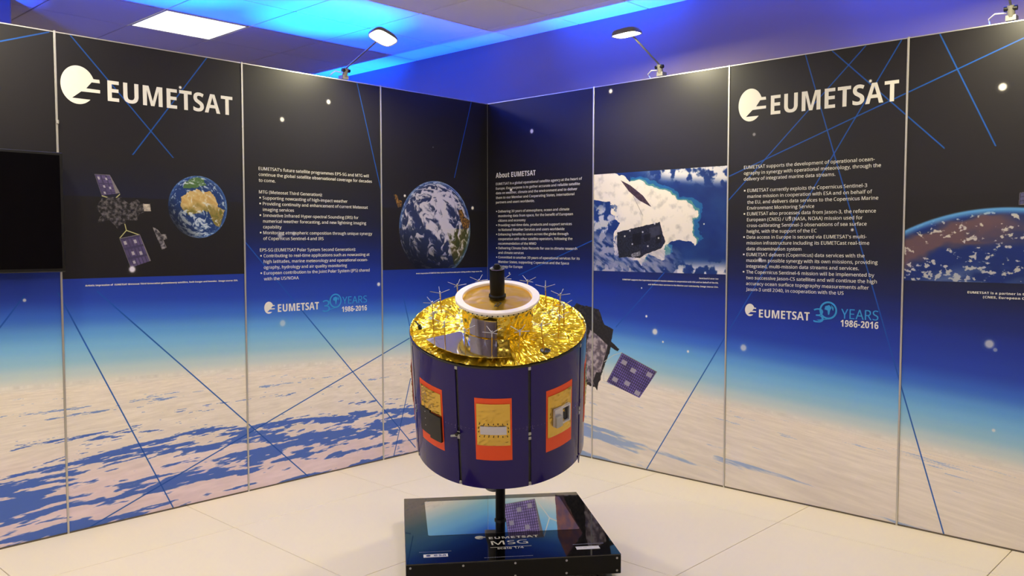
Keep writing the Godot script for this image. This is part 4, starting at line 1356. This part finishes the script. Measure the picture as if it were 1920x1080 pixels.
	for g in lit:
		var at := Vector3(-0.1 + (g[0] + 0.5) * tx, CEIL_H, 0.09 + (g[1] + 0.5) * tz)
		ceiling_light(at, Vector2(tx - 0.008, tz - 0.008), "bright square panel light in the ceiling beyond the globe-and-satellites panel" if first else "square panel light in the hall ceiling over the visitors' side", HALL_E * power[lit.find(g)])
		first = false

	build_booth()
	# ---- flood lamps on the top rails
	var head := on_x(718, 72, -1.30)
	arm_lamp(Vector3(-1.277, WALL_H, -0.012), head, Vector3(-0.28, -0.93, 0.22), Vector3(0, 0, 1), "floodlight glaring white, clamped above the future programmes text panel")
	head = on_z(1175, 66, 1.56)
	arm_lamp(Vector3(0.012, WALL_H, 1.517), head, Vector3(0.04, -1, 0.04), Vector3(-1, 0, 0), "grey floodlight on a thin arm above the coast-from-orbit panel")
	arm_lamp(Vector3(0.012, WALL_H, 3.455), Vector3(head.x, head.y, 3.50), Vector3(0.04, -1, 0.04), Vector3(-1, 0, 0), "floodlight clamped above the curved Earth horizon panel, only its clamp and arm in sight")
	arm_lamp(Vector3(-3.42, WALL_H, -0.012), Vector3(-3.44, 2.70, 0.40), Vector3(0.0, -1, 0.05), Vector3(0, 0, 1), "floodlight clamped above the television panel")
	# ---- blue uplights on the floor behind the walls
	uplight(Vector3(-1.05, 0, -0.46), Vector3(0, 3, 0), 150.0, 13.0, "blue uplight on the floor behind the future programmes text panel")
	uplight(Vector3(-2.15, 0, -0.46), Vector3(0, 3, 0), 110.0, 13.0, "blue uplight on the floor behind the globe-and-satellites panel")
	uplight(Vector3(0.135, 0, 1.05), Vector3(0.02, 3, 0), 85.0, 14.0, "blue uplight in the gap behind the coast-from-orbit panel", 30.0)
	uplight(Vector3(0.135, 0, 3.05), Vector3(0.02, 3, 0), 85.0, 14.0, "blue uplight in the gap behind the Earth horizon panel")
	uplight(Vector3(0.10, 0, -1.75), Vector3(0.02, 3, 0), 85.0, 14.0, "blue uplight behind the neighbouring booth's side wall", 30.0)
	uplight(Vector3(pe.x - 0.25, 0, -1.25), Vector3(0.0, 2.3, -0.24), 30.0, 10.0, "blue uplight on the floor at the foot of the square pillar", 2.0)
	build_model()
	build_plinth()

func make_materials() -> void:
	mat("aluminium", Color(0.80, 0.79, 0.77), 0.38, 0.85)
	mat("aluminium_dark", Color(0.42, 0.39, 0.35), 0.5, 0.6)
	mat("plastic_grey", Color(0.55, 0.55, 0.55), 0.5)
	mat("ink_white", Color(0.86, 0.85, 0.83), 0.5)
	mat("ink_cyan", rgb8(40, 140, 205), 0.5)
	mat("ink_plinth", Color(0.80, 0.79, 0.76), 0.5)
	mat("ink_faint", Color(0.45, 0.47, 0.55), 0.5)
	mat("ink_blue", rgb8(34, 50, 110), 0.5)
	mat("name_plate", Color(0.82, 0.82, 0.84), 0.4)
	mat("black_plastic", Color(0.045, 0.045, 0.05), 0.35)
	mat("screen_glass", Color(0.012, 0.012, 0.022), 0.12)
	mat("lamp_grey", Color(0.50, 0.49, 0.46), 0.4, 0.3)
	mat("cable_white", Color(0.75, 0.75, 0.75), 0.5)
	glow("lamp_lens", Color(1.0, 0.97, 0.90), 6.0)
	glow("panel_glow", Color(1.0, 0.98, 0.93), 3.0)
	glow("blue_lens", Color(0.1, 0.2, 1.0), 3.0)
	mat("light_frame", Color(0.85, 0.85, 0.85), 0.5)
	mat("floor_cream", rgb8(228, 217, 196), 0.32, 0.0, 0.45)
	mat("ceiling_tile", rgb8(244, 241, 240), 0.85, 0.0, 0.3)
	mat("wall_paint", rgb8(146, 132, 134), 0.8, 0.0, 0.3)
	# satellite
	mat("seam_black", Color(0.03, 0.03, 0.035), 0.45)
	var so := mat("solar", rgb8(33, 20, 94), 0.2, 0.0, 0.27)
	so.clearcoat_enabled = true
	so.clearcoat = 0.22
	so.clearcoat_roughness = 0.05
	mat("clip_grey", Color(0.62, 0.62, 0.62), 0.4, 0.4)
	mat("bracket_violet", rgb8(96, 84, 140), 0.5)
	mat("orange", rgb8(226, 74, 10), 0.55)
	mat("gold", rgb8(255, 222, 68), 0.25, 0.9)
	mat("gold_dull", rgb8(200, 166, 78), 0.26, 0.92)
	mat("gold_warm", rgb8(250, 200, 66), 0.28, 0.9)
	mat("gold_olive", rgb8(226, 200, 84), 0.26, 0.95)
	mat("mirror_foil", rgb8(226, 226, 236), 0.08, 1.0)
	mat("silver_strip", rgb8(190, 188, 200), 0.4, 0.5)
	mat("sensor_black", Color(0.03, 0.028, 0.028), 0.5)
	mat("collar_pale", rgb8(200, 196, 170), 0.4, 0.3)
	mat("ring_white", rgb8(236, 230, 230), 0.45)
	mat("mast_black", Color(0.03, 0.028, 0.03), 0.5, 0.0, 0.3)
	mat("stalk_gold", rgb8(190, 150, 50), 0.35, 0.8)
	mat("dipole_silver", rgb8(172, 172, 186), 0.4, 0.4)
	mat("motor_grey", rgb8(112, 110, 104), 0.45, 0.5)
	# plinth
	mat("plinth_black", Color(0.03, 0.027, 0.027), 0.4, 0.0, 0.3)
	mat("acrylic_black", Color(0.02, 0.02, 0.025), 0.03, 0.0, 0.62)
	mat("mirror", rgb8(235, 238, 240), 0.02, 1.0)
